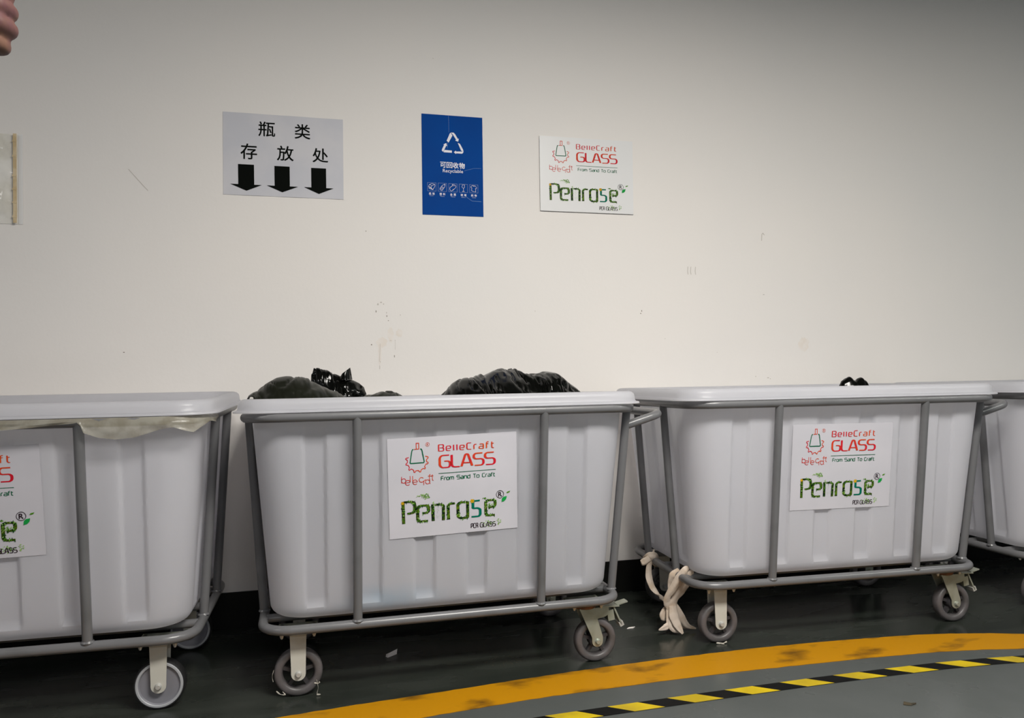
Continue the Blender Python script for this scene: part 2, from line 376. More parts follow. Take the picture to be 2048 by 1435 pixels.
# scuffs and stains on the wall (a part of the wall)
sc = MB()
def scuff(P, w, mi, y=-0.0006):
    vs, fs = ribbon([(p[0], p[1]) for p in P], w); sc.add([(v.x, y, v.y) for v in vs], fs, mi)
def spot(c, rx, rz, mi, y=-0.0006, n=9):
    sc.add([(c[0] + rx * math.cos(2 * PI * i / n) * rng.uniform(.7, 1.1), y, c[1] + rz * math.sin(2 * PI * i / n) * rng.uniform(.7, 1.1)) for i in range(n)], [tuple(range(n))], mi)
scuff([(-.551, 1.531), (-.510, 1.483), (-.492, 1.463)], .0016, 1)
for c, rx, rz, mi in [((.257, 1.092), .004, .006, 1), ((.268, 1.099), .005, .003, 1), ((.250, 1.067), .0022, .006, 0), ((.277, 1.093), .003, .003, 1), ((.288, 1.050), .002, .006, 0), ((.287, 1.062), .002, .004, 1),
                      ((.293, 1.034), .003, .002, 0), ((.336, 1.054), .002, .004, 1), ((.233, .949), .003, .003, 0), ((.263, .888), .0016, .005, 1), ((.261, .868), .0016, .010, 1), ((.301, .963), .004, .0016, 1),
                      ((.316, .964), .002, .002, 1), ((.313, .907), .002, .007, 0), ((.218, 1.351), .002, .003, 0), ((1.269, 1.074), .0026, .005, 0), ((1.265, 1.064), .004, .0025, 0), ((1.806, 1.143), .006, .0012, 0),
                      ((1.366, .966), .002, .003, 1), ((1.818, .806), .006, .003, 1), ((1.828, .802), .002, .002, 0), ((-.568, .928), .004, .002, 0), ((1.591, .911), .004, .001, 1), ((.838, 1.071), .002, .003, 1), ((.466, 1.988), .003, .002, 1), ((1.762, .812), .003, .004, 1)]:
    spot(c, rx * .75, rz * .75, mi)
scuff([(.263, .952), (.262, .92), (.260, .888)], .0012, 1); scuff([(.316, .962), (.316, .93)], .0008, 1)
scuff([(1.801, 1.362), (1.803, 1.388), (1.808, 1.393), (1.814, 1.385)], .003, 1)
for x in (1.470, 1.483, 1.503): scuff([(x, 1.25), (x - .002, 1.232), (x, 1.219)], .0025, 1)
sy_ = 0.0
for c, rx, rz in [((.30, .985), .012, .03), ((.268, .955), .022, .02), ((.2615, .915), .006, .045), ((.332, .99), .014, .016), ((1.988, .94), .026, .034)]:
    sy_ += .00004; spot(c, rx, rz, 2, y=-0.0002 - sy_, n=22)
sc.build('scuff_marks', [M['scuff'], M['scuff_pale'], M['stain']], wall, smooth=False, fix=False)

# ------------------------------------------------------------------ the printed artwork (352 x 270 mm sheet, origin lower left)
SW, SH = 352.0, 270.0
GEAR = [(55.5, 218.4), (54.4, 216.7), (48.3, 216.3), (47.7, 213.3), (52.0, 210.7), (52.5, 204.4), (47.8, 200.2), (48.8, 197.3), (53.7, 197.3), (57.4, 190.4), (55.0, 185.5), (57.1, 183.0), (61.7, 186.7), (68.2, 182.8), (69.1, 176.4), (71.8, 176.2), (73.6, 180.6), (80.9, 181.2), (84.6, 176.4), (87.1, 176.8), (87.6, 181.3), (93.3, 186.0), (98.8, 183.9), (100.0, 187.2), (97.3, 190.3), (101.5, 197.4), (107.1, 197.6), (107.7, 201.0), (103.1, 203.6), (103.0, 209.3), (107.9, 213.5), (107.1, 216.5), (101.6, 218.0), (100.3, 219.2)]
FLASK = [(68.9, 238.7), (65.6, 237.3), (64.1, 232.0), (59.2, 203.0), (60.5, 201.0), (95.5, 201.3), (97.0, 203.6), (91.5, 234.7), (90.2, 237.9), (87.2, 239.3)]
NECK = [(70.7, 238.6), (83.4, 239.1), (83.3, 254.8), (76.3, 254.7), (76.5, 239.1)]
def circ(cx, cy, r, a0, a1, n=16): return [(cx + r * math.cos(math.radians(a0 + (a1 - a0) * i / n)), cy + r * math.sin(math.radians(a0 + (a1 - a0) * i / n))) for i in range(n + 1)]
SCRIPT = [[(35.6, 167), (35.2, 149.5)], circ(41, 155.8, 5.9, 0, 360), circ(51.8, 149.9, 6.6, 5, 315), [(45.4, 150), (58.4, 150.4)], [(58.3, 167.6), (58.3, 150.6)],
          [(65.1, 167), (65.1, 149), (66.6, 146)], circ(71.3, 150, 6.3, 5, 315), [(65.3, 150.1), (77.5, 150.4)], circ(88.6, 155, 6.4, 40, 320), [(94.4, 152), (94.4, 140.7)], [(94.4, 149.9), (96.7, 153.4), (101, 154.8)],
          circ(104.7, 148.5, 5.6, 0, 360), [(110.6, 154.2), (110.4, 145), (111.7, 142.8)], [(110.4, 153.2), (109.4, 164.2), (110.2, 167.4), (112.8, 168.2)], [(106.5, 163.6), (120.9, 163.6)], [(117.9, 167.5), (117.7, 154.4), (118.5, 152), (120.9, 151.2)]]
U = lambda P: [(u * SW, v * SH) for u, v in P]
LEAFY = {  # the foliage word: pen centre lines (fractions of the sheet)
 'P1': [(.107, .368), (.109, .146)], 'P2': [(.112, .362), (.170, .364), (.192, .352), (.196, .325), (.194, .268), (.185, .250), (.138, .244)],
 'e': [(.253, .236), (.286, .238), (.301, .252), (.301, .295), (.291, .313), (.232, .314), (.217, .298), (.216, .172), (.229, .156), (.294, .156)],
 'n1': [(.332, .318), (.334, .150)], 'n2': [(.349, .311), (.398, .312), (.415, .298), (.413, .148)],
 'r': [(.453, .150), (.451, .290), (.463, .309), (.503, .311)],
 'o': [(.604, .317), (.603, .153), (.548, .152), (.528, .170), (.527, .296), (.541, .314), (.604, .314)],
 'e2': [(.768, .240), (.806, .242), (.822, .256), (.822, .297), (.810, .313), (.760, .313), (.746, .297), (.746, .172), (.759, .156), (.818, .157)]}
def sheet_art():
    logo = Art()
    logo.line(GEAR, 2.1, r=1.5, mi=0); logo.line(NECK, 1.9, mi=0); logo.line(FLASK, 2.7, r=3, mi=1, z=.0001)
    for P in SCRIPT: logo.line(P, 1.55, mi=0)
    logo.line(circ(106.6, 249.6, 5.2, 0, 360, 24), .75, closed=True, mi=0); logo.glyph('R', (104.6, 246.4, 109.0, 252.8), 0)
    txt = Art()
    word(txt, 'BelleCraft', 136.5, 288.5, 229.3, 17.4, 3.4, 1.7, 0, gap=.34, r=.12)
    word(txt, 'GLASS', 138.5, 289.8, 183.8, 33.2, 6.6, 3.1, 0, gap=.13, r=.26)
    tl = Art(); tl.line([(134.8, 168.8), (292.4, 168.8)], 1.4, mi=0)
    word(tl, 'From Sand To Craft', 141.5, 290, 150.2, 10.2, 1.9, 1.5, 0, gap=.16, r=.12)
    sp = Art(); word(sp, 'PCR GLASS', 221.3, 289.6, 11.2, 12.2, 2.1, 1.5, 0, gap=.13, r=.12)
    rm = Art(); rm.line(circ(303.4, 98.3, 10.3, 0, 360, 30), 1.25, closed=True, mi=0)
    rm.glyph('R', (298.6, 92.3, 308.6, 104.6), 0, bold=.02)
    lw = Art(); R_ = random.Random(11)
    for k, P in LEAFY.items():
        Q = U(P); lw.line(Q, 8.2, 5.2, r=3, mi=0)
        L = fillet(Q, 3)
        for a, b in zip(L, L[1:]):
            n = max(1, int((b - a).length / 2.6))
            for i in range(n):
                p = a.lerp(b, R_.random()); d = (b - a).normalized(); nn = V((-d.y, d.x)) * R_.choice((-1, 1))
                p = p + nn * R_.uniform(0.0, 4.4); ang = math.atan2(nn.y, nn.x) + R_.uniform(-1, 1)
                lw.leaf(p, R_.uniform(3, 6.0), R_.uniform(1.4, 2.6), ang, R_.choice((1, 1, 2, 2, 3)), z=.0001 + .00004 * R_.random())
    lw.line(U([(.700, .318), (.656, .317)]), 6, 4.6, mi=4); lw.line(U([(.646, .330), (.645, .242), (.682, .242), (.702, .228), (.702, .172), (.690, .156), (.632, .156)]), 7.6, 4.4, r=3, mi=4)
    def flower(c, r, z=.0002):
        for i in range(6): lw.leaf((c[0] + r * .5 * math.cos(i * PI / 3), c[1] + r * .5 * math.sin(i * PI / 3)), r, r * .62, i * PI / 3, 5, z)
    flower((.640 * SW, .318 * SH), 6.5); flower((.104 * SW, .352 * SH), 5)
    for (x0, x1, y0, y1, n) in [(.262, .310, .380, .432, 26), (.212, .275, .398, .428, 16), (.725, .765, .300, .345, 10), (.755, .80, .245, .275, 16), (.330, .345, .29, .34, 6)]:
        for i in range(n):
            lw.leaf((R_.uniform(x0, x1) * SW, R_.uniform(y0, y1) * SH), R_.uniform(3, 6), R_.uniform(1.2, 2.4), R_.uniform(0, 6), R_.choice((2, 3, 3)), .0003)
    for i in range(34):
        lw.leaf((R_.gauss(.765, .028) * SW, R_.gauss(.075, .018) * SH), R_.uniform(3, 6), R_.uniform(1.2, 2.2), R_.uniform(0, 6), R_.choice((2, 3, 3)), -.00005)
    for i in range(14): lw.leaf((R_.uniform(.835, .865) * SW, R_.uniform(.05, .115) * SH), R_.uniform(3, 6), 1.8, R_.uniform(0, 6), 3, .0001)
    for i in range(22): lw.leaf((R_.uniform(.358, .40) * SW, R_.uniform(.17, .30) * SH), 1.6, .8, R_.uniform(0, 6), R_.choice((1, 3)), .0001)
    lv = Art(); lv.poly([(307.3, 76.5), (308.6, 86), (313, 90.5), (322.6, 92), (320.8, 84), (315.5, 78.6)], 0); lv.poly([(321.2, 101), (325, 104.4), (332.8, 105.8), (330.4, 102.2), (325.6, 100.2)], 1)
    def me(a, n, ms):
        m = bpy.data.meshes.new(n); m.from_pydata(a.v, [], a.f); m.update()
        for x in ms: m.materials.append(x)
        for p, i in zip(m.polygons, a.mi): p.material_index = i
        return m
    return [('logo', me(logo, 'logo', [M['red_ink'], M['green_ink']])), ('lettering', me(txt, 'lettering', [M['red_ink']])), ('tagline', me(tl, 'tagline', [M['green_ink']])), ('small_print', me(sp, 'small_print', [M['dark_ink']])), ('registered_mark', me(rm, 'registered_mark', [M['dark_ink']])),
            ('foliage_lettering', me(lw, 'foliage_lettering', [M['leafy'], M['leaf_dark'], M['leaf_mid'], M['leaf_light'], M['teal_ink'], M['flower']])),
            ('leaf_print', me(lv, 'leaf_print', [M['leaf_bright'], M['leaf_mid']]))]
ART = sheet_art()
def put_art(sheet, w, h, z):
    for n, m in ART:
        o = link(n, m, sheet); o.scale = (w / (SW * .001), h / (SH * .001), 1); o.location = (-w / 2, -h / 2, z)

# ------------------------------------------------------------------ wheeled bins
LT, WT, LB, WB, ZB = 0.5284, 0.3469, 0.4920, 0.2835, 0.1896
ZT = ZB + 0.55; TR = 0.0125
def rrect(L, Wd, r, z, n=7):
    P = []
    for cx, cy, a0 in ((L - r, Wd - r, 0), (-L + r, Wd - r, 90), (-L + r, -Wd + r, 180), (L - r, -Wd + r, 270)):
        for i in range(n + 1):
            a = math.radians(a0 + 90 * i / n); P.append((cx + r * math.cos(a), cy + r * math.sin(a), z))
    return P
halfL = lambda z: 0.4715 + (0.5130 - 0.4715) * (z - 0.20) / 0.53
halfW = lambda z: 0.2585 + 0.0584 * (z - ZB) / 0.55
GX = [-0.357, -0.215, -0.0715, 0.0715, 0.215, 0.357]
def bumpf(d, w, e): return 1 - smoothstep(w - e, w + e, abs(d))
def tub_mesh():
    zb = 0.2045; prof = []      # (L, W, corner radius, z, groove strength)
    for k in (0.0, 0.55): prof.append((halfL(zb) * k + 0.0001, halfW(zb) * k + 0.0001, 0.00005 + 0.08 * k, zb, 0))
    for i in range(7):
        a = PI / 2 * i / 6; ins = 0.032 * (1 - math.sin(a)); z = zb + 0.032 * (1 - math.cos(a))
        prof.append((halfL(z) - ins, halfW(z) - ins, 0.085 - ins * .5, z, 0))
    for i in range(1, 40):
        z = 0.2365 + (0.742 - 0.2365) * i / 39
        prof.append((halfL(z), halfW(z), 0.085, z, 1))
    for dl, dw, r, z in [(0.004, .004, .085, .748), (0.020, .016, .09, .7505), (None, 0, .092, .7512), (None, 0.0005, .092, .7535), (None, -.0005, .092, .7565), (None, -.008, .088, .7585), (None, -.0105, .086, .762), (None, -.0115, .085, .772), (None, -.0135, .083, .779),
                         (None, -.019, .08, .7845), (None, -.026, .075, .7868), (None, -.033, .07, .7868), (None, -.040, .066, .783), (None, -.0455, .064, .775), (None, -.049, .062, .762)]:
        if dl is None: prof.append((0.558 + dw, 0.3573 + dw, r, z, 0))
        else: prof.append((halfL(.742) + dl, halfW(.742) + dw, r, z, 0))
    for i in range(1, 8):
        z = 0.75 - (0.75 - 0.225) * i / 7; prof.append((halfL(z) - 0.0055 - (.0 if i < 7 else .02), halfW(z) - 0.0055 - (.0 if i < 7 else .02), .08, z, 2 if i < 7 else 0))
    prof.append((0.0001, 0.0001, 0.00005, 0.214, 0))
    NL, NS, NC = 200, 90, 10; vs = []; fs = []
    ring = 2 * NL + 2 * NS + 4 * NC
    for (L, Wd, r, z, g) in prof:
        row = []
        def gro(t, long):
            if g == 0: return 0.0
            zz = smoothstep(0.236, 0.252, z) * (1 - smoothstep(0.655, 0.735, z))
            if long: d = max(bumpf(t - x, 0.027, 0.005) for x in GX)
            else: d = max(bumpf(t - y, 0.028, 0.007) for y in (-0.14, 0.0, 0.14))
            return 0.0085 * d * zz
        for side in range(4):
            n = NL if side in (0, 2) else NS
            A, B = (L, Wd) if side in (0, 2) else (Wd, L)
            for i in range(n):
                t = -(A - r) + 2 * (A - r) * i / n
                off = B - gro(t, side in (0, 2))
                row.append({0: (t, -off), 1: (off, t), 2: (-t, off), 3: (-off, -t)}[side])
            cx, cy = {0: (L - r, -Wd + r), 1: (L - r, Wd - r), 2: (-L + r, Wd - r), 3: (-L + r, -Wd + r)}[side]
            for i in range(NC):
                a = math.radians(-90 + 90 * side + 90 * i / NC); row.append((cx + r * math.cos(a), cy + r * math.sin(a)))
        vs += [(p[0], p[1], z) for p in row]
    for k in range(len(prof) - 1):
        for i in range(ring):
            j = (i + 1) % ring; fs.append((k * ring + i, k * ring + j, (k + 1) * ring + j, (k + 1) * ring + i))
    fs.append(tuple(range(ring - 1, -1, -1))); fs.append(tuple((len(prof) - 1) * ring + i for i in range(ring)))
    mb = MB(); mb.add(vs, fs); o = mb.build('tub', M['tub'], angle=38, fix=False); me = o.data; bpy.data.objects.remove(o); return me
TUB = tub_mesh()

def post(parent, a, b):
    m = MB(); a = V(a); b = V(b); d = (b - a).normalized(); m.tube([a, a.lerp(b, .5), b], TR * .96)
    m.lathe([(TR + .0005, 0), (TR + .0035, .001), (TR + .001, .006)], 'z', a + V((0, 0, TR * .72)), n=16)   # weld bead
    return m.build('post', M['tube'], parent)

def wheel(parent, c, style):
    x, y, z = c; R = 0.0625
    t = MB()
    if style == 'open':
        ri, rc = 0.0405, 0.0112
        sg = lambda v: math.copysign(abs(v) ** .7, v); prof = [(R - rc + rc * sg(math.cos(a)), 0.0165 * sg(math.sin(a))) for a in [2 * PI * i / 20 for i in range(20)]]
        t.lathe(prof, 'y', (x, y, z), 48); t.build('tire', M['rubber_grey'], parent)
        h = MB()
        h.lathe([(.041, -.009), (.043, -.009), (.043, .009), (.041, .009)], 'y', (x, y, z), 40)
        h.lathe([(.008, -.017), (.019, -.017), (.0205, -.013), (.0205, .013), (.019, .017), (.008, .017)], 'y', (x, y, z), 28)
        for k in range(5):
            a = 2 * PI * k / 5 + .3; rot = Matrix.Rotation(-a, 3, 'Y')
            h.box(V((x, y, z)) + rot @ V((.031, 0, 0)), (.026, .014, .009), rot=rot)
        h.build('wheel_hub', M['hub_dark'], parent)
    else:
        t.lathe([(.0555, -.014), (.0595, -.0160), (.0618, -.012), (R, -.006), (R, .006), (.0618, .012), (.0595, .0160), (.0555, .014)], 'y', (x, y, z), 56)
        t.build('tire', M['rubber_black'], parent)
        h = MB()
        h.lathe([(.004, -.012), (.0475, -.0125), (.0505, -.0165), (.0505, .0165), (.0475, .0125), (.004, .012)], 'y', (x, y, z), 48)
        h.lathe([(.0502, -.0168), (.0518, -.0185), (.0560, -.0185), (.0575, -.0165), (.0575, .0165), (.0560, .0185), (.0518, .0185), (.0502, .0168)], 'y', (x, y, z), 56, mi=1)
        h.build('wheel_hub', [M['hub_grey'], M['hub_rim']], parent)
def plate_poly(x0, zt, x1, zb, wt, wb):
    """side plate of a fork: wide at the top, rounded at the axle"""
    P = [(x0 - wt, zt), (x0 + wt, zt), (x1 + wb, zb + .012)]
    for i in range(9):
        a = -PI * i / 8; P.append((x1 + wb * math.cos(a), zb + wb * math.sin(a) * .95))
    P.append((x1 - wb, zb + .012)); return P
def caster(parent, x, y, kind, style, dirn, yaw=0.0):
    """one wheel unit under the rail; dirn = which way a swivel fork trails"""
    zt = ZB - TR; out = -1 if y < 0 else 1
    m = MB()
    m.box((x, y, zt - .0025), (.100, .082, .005), 1)
    if kind == 'rigid':
        for s in (-1, 1):
            poly = plate_poly(x, zt - .006, x, .0625, .0212, .0185)
            m.prism(poly, lambda u, v, w, s=s: (u, y + s * (.0225 + .003 * (w > 0)), v), 1, 0)
            m.box((x, y + s * .020, zt - .010), (.044, .010, .007), 0)
        m.box((x, y, zt - .008), (.042, .046, .006), 0)
    else:
        m.lathe([(.001, zt - .019), (.032, zt - .019), (.035, zt - .012), (.033, zt - .005), (.001, zt - .005)], 'z', (x, y, 0), 28, mi=2, closed=False)
        ax = x + dirn * .030
        for s in (-1, 1):
            poly = plate_poly(x - dirn * .001, zt - .018, ax, .0625, .0225, .0165)
            m.prism(poly, lambda u, v, w, s=s: (u, y + s * (.0225 + .003 * (w > 0)), v), 1, 0)
        m.box((x, y, zt - .020), (.046, .050, .005), 0)
    for sx in (-1, 1):                       # studs of the top plate
        for sy in (-1, 1):
            m.tube([(x + sx * .041, y + sy * .030, zt), (x + sx * .041, y + sy * .030, zt - .011), (x + sx * .041, y + sy * .030, zt - .018)], [.0055, .0055, .0028], n=6, mi=3)
    fork = m.build('caster', [M['fork_paint'] if kind == 'rigid' else M['zinc'], M['zinc'], M['rust'], M['bolt']], parent)
    ax = x if kind == 'rigid' else x + dirn * .030
    wheel(fork, (ax, y, .0625), style)
    b = MB(); b.tube([(ax, y - .034, .0625), (ax, y - .029, .0625), (ax, y + .029, .0625), (ax, y + .034, .0625)], [.0055, .0085, .0085, .0055], n=12)
    b.build('axle_bolt', M['bolt'] if kind == 'rigid' else M['zinc'], fork)
    if kind == 'swivel':
        p = MB(); d = dirn
        ar = [(x + d * .014, zt - .022), (x + d * .016, zt - .055), (x + d * .058, zt - .047), (x + d * .070, zt - .040), (x + d * .068, zt - .024)]
        for s in (-1, 1): p.prism(ar, lambda u, v, w, s=s: (u, y + s * (.017 + .0025 * (w > 0)), v), 1, 0)
        p.box((x + d * .042, y, zt - .022), (.052, .040, .004), 0)
        p.box((x + d * .072, y, zt - .019), (.058, .044, .0035), 0, Matrix.Rotation(d * .03, 3, 'Y'))
        p.box((x + d * .1125, y - .004, zt - .0145), (.034, .026, .0035), 0, Matrix.Rotation(-d * .22, 3, 'Y'))
        p.box((x + d * .076, y, zt - .046), (.020, .034, .030), 0, Matrix.Rotation(-d * .15, 3, 'Y'))
        p.box((x + d * .098, y - .002, zt - .050), (.0045, .030, .058), 0, Matrix.Rotation(-d * .42, 3, 'Y'))
        p.box((x + d * .109, y - .002, zt - .074), (.013, .030, .014), 1, Matrix.Rotation(-d * .42, 3, 'Y'))
        p.build('brake_pedal', [M['zinc'], M['bolt']], fork, angle=30)
    return fork

def sagged(v, sag):
    return (v[0], v[1], v[2] - sag * (v[1] + .3573) / .7146 * smoothstep(.45, .73, v[2]))
def make_cart(cx, cy, a, label, handle=1, style='open', stick=None, sag=0.0):
    root = empty('wheeled_bin', (cx, cy, 0), a); tag(root, label, 'wheeled bin', 'white wheeled bins along the wall')
    tub = TUB
    if sag:
        tub = TUB.copy()
        for v in tub.vertices: v.co = sagged(v.co, sag)
    link('tub', tub, root)
    MB().tube(rrect(LB, WB, .075, ZB), TR, True).build('bottom_rail', M['tube'], root)
    MB().tube([sagged(p, sag) for p in rrect(LT, WT, .085, ZT)], TR, True).build('top_rail', M['tube'], root)
    for sy in (-1, 1):
        for sx in (-1, 1): post(root, (sx * .2508, sy * WB, ZB), sagged((sx * .2508, sy * WT, ZT), sag))
    for sx in (-1, 1):
        q = 0.262 if sx == handle else 0.119; qb = 0.205 if sx == handle else 0.118
        for sy in (-1, 1): post(root, (sx * LB, sy * qb, ZB), sagged((sx * LT, sy * q, ZT), sag))
    for y in (-.16, 0, .16): MB().tube([(-LB, y, ZB), (0, y, ZB), (LB, y, ZB)], TR * .9).build('cross_bar', M['tube'], root)
    h = handle; P = []
    pts = [(h * .5285, -.255, .684), (h * .638, -.258, .716), (h * .638, .258, .716), (h * .5285, .255, .684)]
    P = [V(pts[0])]
    for i in (1, 2):
        a_, b_, c_ = V(pts[i - 1]), V(pts[i]), V(pts[i + 1]); p, q = b_ + (a_ - b_).normalized() * .035, b_ + (c_ - b_).normalized() * .035
        P += [p * (1 - t) ** 2 + b_ * 2 * t * (1 - t) + q * t * t for t in [k / 6 for k in range(7)]]
    P.append(V(pts[3]))
    MB().tube(P, TR).build('push_handle', M['tube'], root)
    for sy in (-1, 1):
        caster(root, h * .402, sy * .22, 'swivel', style, h)
        caster(root, -h * .403, sy * .22, 'rigid', style, h)
    if stick:
        sx, ss, w, hh, rot = stick
        sl = V((0, -.0584, .55)).normalized(); nn = V((0, -sl.z, sl.y)); base = V((0, -.2585, ZB))
        s = MB(); nx, ny = 28, 20; vs = []
        for j in range(ny + 1):
            for i in range(nx + 1):
                u, v = -w / 2 + w * i / nx, -hh / 2 + hh * j / ny
                d = 0.0006 * noise.noise(V((u * 9 + cx * 7, v * 9, 2)))
                vs.append((u, v, d))
        n0 = len(vs)
        fs = [(j * (nx + 1) + i, j * (nx + 1) + i + 1, (j + 1) * (nx + 1) + i + 1, (j + 1) * (nx + 1) + i) for j in range(ny) for i in range(nx)]
        s.add(vs, fs); st = s.build('sticker', M['paper'], root)
        pos = base + V((sx, 0, 0)) + sl * ss + nn * .0018
        mm = Matrix((V((1, 0, 0)), sl, nn)).transposed().to_4x4() @ Matrix.Rotation(rot, 4, 'Z'); mm.translation = pos
        st.matrix_local = mm
        put_art(st, w, hh, .0009)
    return root
A1, A2, A3 = -0.0379, 0.0010, -0.0550
bin1 = make_cart(-0.757, -0.3817, A1, 'white wheeled bin at the left picture edge with film draped over its rim', handle=-1, style='disc', stick=(-.018, .3635, .352, .272, .021), sag=-.009)
bin2 = make_cart(0.3815, -0.4173, A2, 'white wheeled bin heaped with black rubbish bags below the hanging signs', stick=(.007, .356, .352, .270, .026), sag=.018)
# a bluish tinge low on the front of the heaped bin
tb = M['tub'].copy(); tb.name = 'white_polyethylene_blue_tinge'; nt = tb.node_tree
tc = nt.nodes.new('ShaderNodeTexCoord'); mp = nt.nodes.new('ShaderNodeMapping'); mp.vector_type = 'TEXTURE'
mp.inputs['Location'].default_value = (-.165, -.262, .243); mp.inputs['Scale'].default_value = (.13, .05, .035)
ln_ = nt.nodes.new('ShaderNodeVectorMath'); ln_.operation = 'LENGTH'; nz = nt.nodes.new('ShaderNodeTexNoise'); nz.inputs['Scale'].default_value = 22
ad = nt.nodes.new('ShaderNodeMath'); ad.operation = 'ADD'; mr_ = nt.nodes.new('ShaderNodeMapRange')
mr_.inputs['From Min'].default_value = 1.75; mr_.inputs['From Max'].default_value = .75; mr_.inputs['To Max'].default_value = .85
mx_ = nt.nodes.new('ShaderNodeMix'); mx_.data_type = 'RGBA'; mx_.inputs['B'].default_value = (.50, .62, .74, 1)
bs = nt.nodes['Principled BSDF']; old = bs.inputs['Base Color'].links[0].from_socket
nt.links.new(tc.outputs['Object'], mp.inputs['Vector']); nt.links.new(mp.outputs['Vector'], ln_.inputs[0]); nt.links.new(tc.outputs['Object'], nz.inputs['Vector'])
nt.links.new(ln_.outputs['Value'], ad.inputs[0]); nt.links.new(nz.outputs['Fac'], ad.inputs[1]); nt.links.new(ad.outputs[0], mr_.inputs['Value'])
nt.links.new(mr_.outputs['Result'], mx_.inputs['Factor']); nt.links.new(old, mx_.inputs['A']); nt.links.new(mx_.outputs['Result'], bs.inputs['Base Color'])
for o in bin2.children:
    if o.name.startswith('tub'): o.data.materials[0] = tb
bin3 = make_cart(1.6466, -0.4066, A3, 'white wheeled bin with dirty gloves tied to its lower left rail', stick=(-.0128, .349, .347, .268, -.006), sag=.009)
bin4 = make_cart(2.868, -0.400, 0.0, 'white wheeled bin cut off by the right picture edge', sag=.009)

# ------------------------------------------------------------------ signs on the wall
def sheet(name, cx, cz, w, h, t, mats, y=0.0, rot=0.0, curl=0.0):
    """a thin board hung on the wall; local x right, y up, z towards the room"""
    b = MB(); nx, ny = 24, 16; vs = []; fs = []
    for k in (0, 1):
        for j in range(ny + 1):
            for i in range(nx + 1):
                u, v = -w / 2 + w * i / nx, -h / 2 + h * j / ny
                c = curl * max(0, (abs(v) / (h / 2)) - .82) * 5 * (0.5 + 0.5 * math.sin(u * 40)) if curl else 0
                vs.append((u, v, (t if k else 0) + c))
    N = (nx + 1) * (ny + 1); fm = []
    for k in (0, 1):
        for j in range(ny):
            for i in range(nx):
                q = [k * N + j * (nx + 1) + i, k * N + j * (nx + 1) + i + 1, k * N + (j + 1) * (nx + 1) + i + 1, k * N + (j + 1) * (nx + 1) + i]
                fs.append(tuple(q if k else q[::-1])); fm.append(0)
    edge = [i for i in range(nx + 1)] + [j * (nx + 1) + nx for j in range(1, ny + 1)] + [ny * (nx + 1) + i for i in range(nx - 1, -1, -1)] + [j * (nx + 1) for j in range(ny - 1, 0, -1)]
    for a_, b_ in zip(edge, edge[1:] + edge[:1]): fs.append((a_, b_, N + b_, N + a_)); fm.append(1 if len(mats) > 1 else 0)
    b.add(vs, fs); b.mi = fm
    o = b.build(name, mats, angle=30)
    m_ = Matrix(((1, 0, 0), (0, 0, -1), (0, 1, 0))).to_4x4() @ Matrix.Rotation(rot, 4, 'Z'); m_.translation = V((cx, y, cz)); o.matrix_world = m_
    return o
# white laminated paper
pw, ph = .3989, .2818
ps = sheet('paper_sign', -.0573, 1.601, pw, ph, .0008, [M['laminate']], y=-.0006, rot=-.0023, curl=.0012)
tag(ps, 'white laminated paper sign with black Chinese characters and three downward arrows', 'sign')
def fresh(name, fn, mats, parent, z):
    a = Art(); fn(a); o = a.build(name, mats, parent, smooth=False, fix=False); o.location = (0, 0, z); return o
ub = lambda u0, v0, u1, v1, w, h: ((u0 - .5) * w * 1000, (v0 - .5) * h * 1000, (u1 - .5) * w * 1000, (v1 - .5) * h * 1000)
for ch, (u0, v1, u1, v0) in {'瓶': (.289, .909, .425, .731), '类': (.590, .907, .719, .727), '存': (.143, .628, .275, .441), '放': (.441, .626, .577, .445), '处': (.738, .622, .870, .448)}.items():
    fresh('character', lambda a: a.glyph(ch, ub(u0, v0, u1, v1, pw, ph), bold=.012), M['black_ink'], ps, .0016)
for x0, x1, h0, h1, tx in [(.121, .250, .058, .311, .188), (.418, .544, .355, .613, .482), (.725, .851, .665, .914, .789)]:
    def arrow(a):
        P = [(x0, .374), (x1, .374), (x1 + .001, .131), (h1, .131), (tx, .055), (h0, .131), (x0 + .001, .131)]
        a.poly([((u - .5) * pw * 1000, (v - .5) * ph * 1000) for u, v in P])
    fresh('arrow', arrow, M['black_ink'], ps, .0022)
# blue recycling poster
bw, bh = .2250, .3660
bp = sheet('recycling_poster', .5330, 1.600, bw, bh, .0012, [M['blue']], y=-.0006, rot=-.0018)
tag(bp, 'blue recycling poster with white triangle of arrows between the two white signs', 'poster')
UB = lambda P: [((u - .5) * bw * 1000, (v - .5) * bh * 1000) for u, v in P]
def rec(a):
    a.poly(UB([(.404, .745), (.436, .728), (.500, .800), (.470, .828), (.455, .818)]))                       # left leg up to the apex
    a.poly(UB([(.476, .830), (.520, .830), (.545, .815), (.592, .768), (.604, .775), (.594, .742), (.545, .752), (.560, .760), (.512, .806)]))
    a.poly(UB([(.586, .731), (.622, .722), (.676, .662), (.672, .650), (.640, .654)]))                       # right leg
    a.poly(UB([(.679, .654), (.676, .636), (.655, .624), (.555, .625), (.555, .617), (.520, .634), (.555, .652), (.555, .643), (.650, .646)]))
    a.poly(UB([(.365, .652), (.488, .650), (.488, .628), (.352, .628)]))                                     # base, left half
    a.poly(UB([(.345, .632), (.322, .645), (.330, .662), (.362, .702), (.348, .705), (.397, .722), (.412, .690), (.396, .694), (.360, .648)]))
fresh('recycling_symbol', rec, M['white_ink'], bp, .0016)
def han(a):
    for i, ch in enumerate('可回收物'):
        u = .295 + .1035 * i; a.glyph(ch, ub(u, .474 - .0 * i, u + .092, .531, bw, bh), bold=.028)
fresh('characters', han, M['white_ink'], bp, .0016)
fresh('lettering', lambda a: a.glyph('Recyclable', ub(.336, .418, .669, .462, bw, bh), bold=.006), M['white_ink'], bp, .0016)
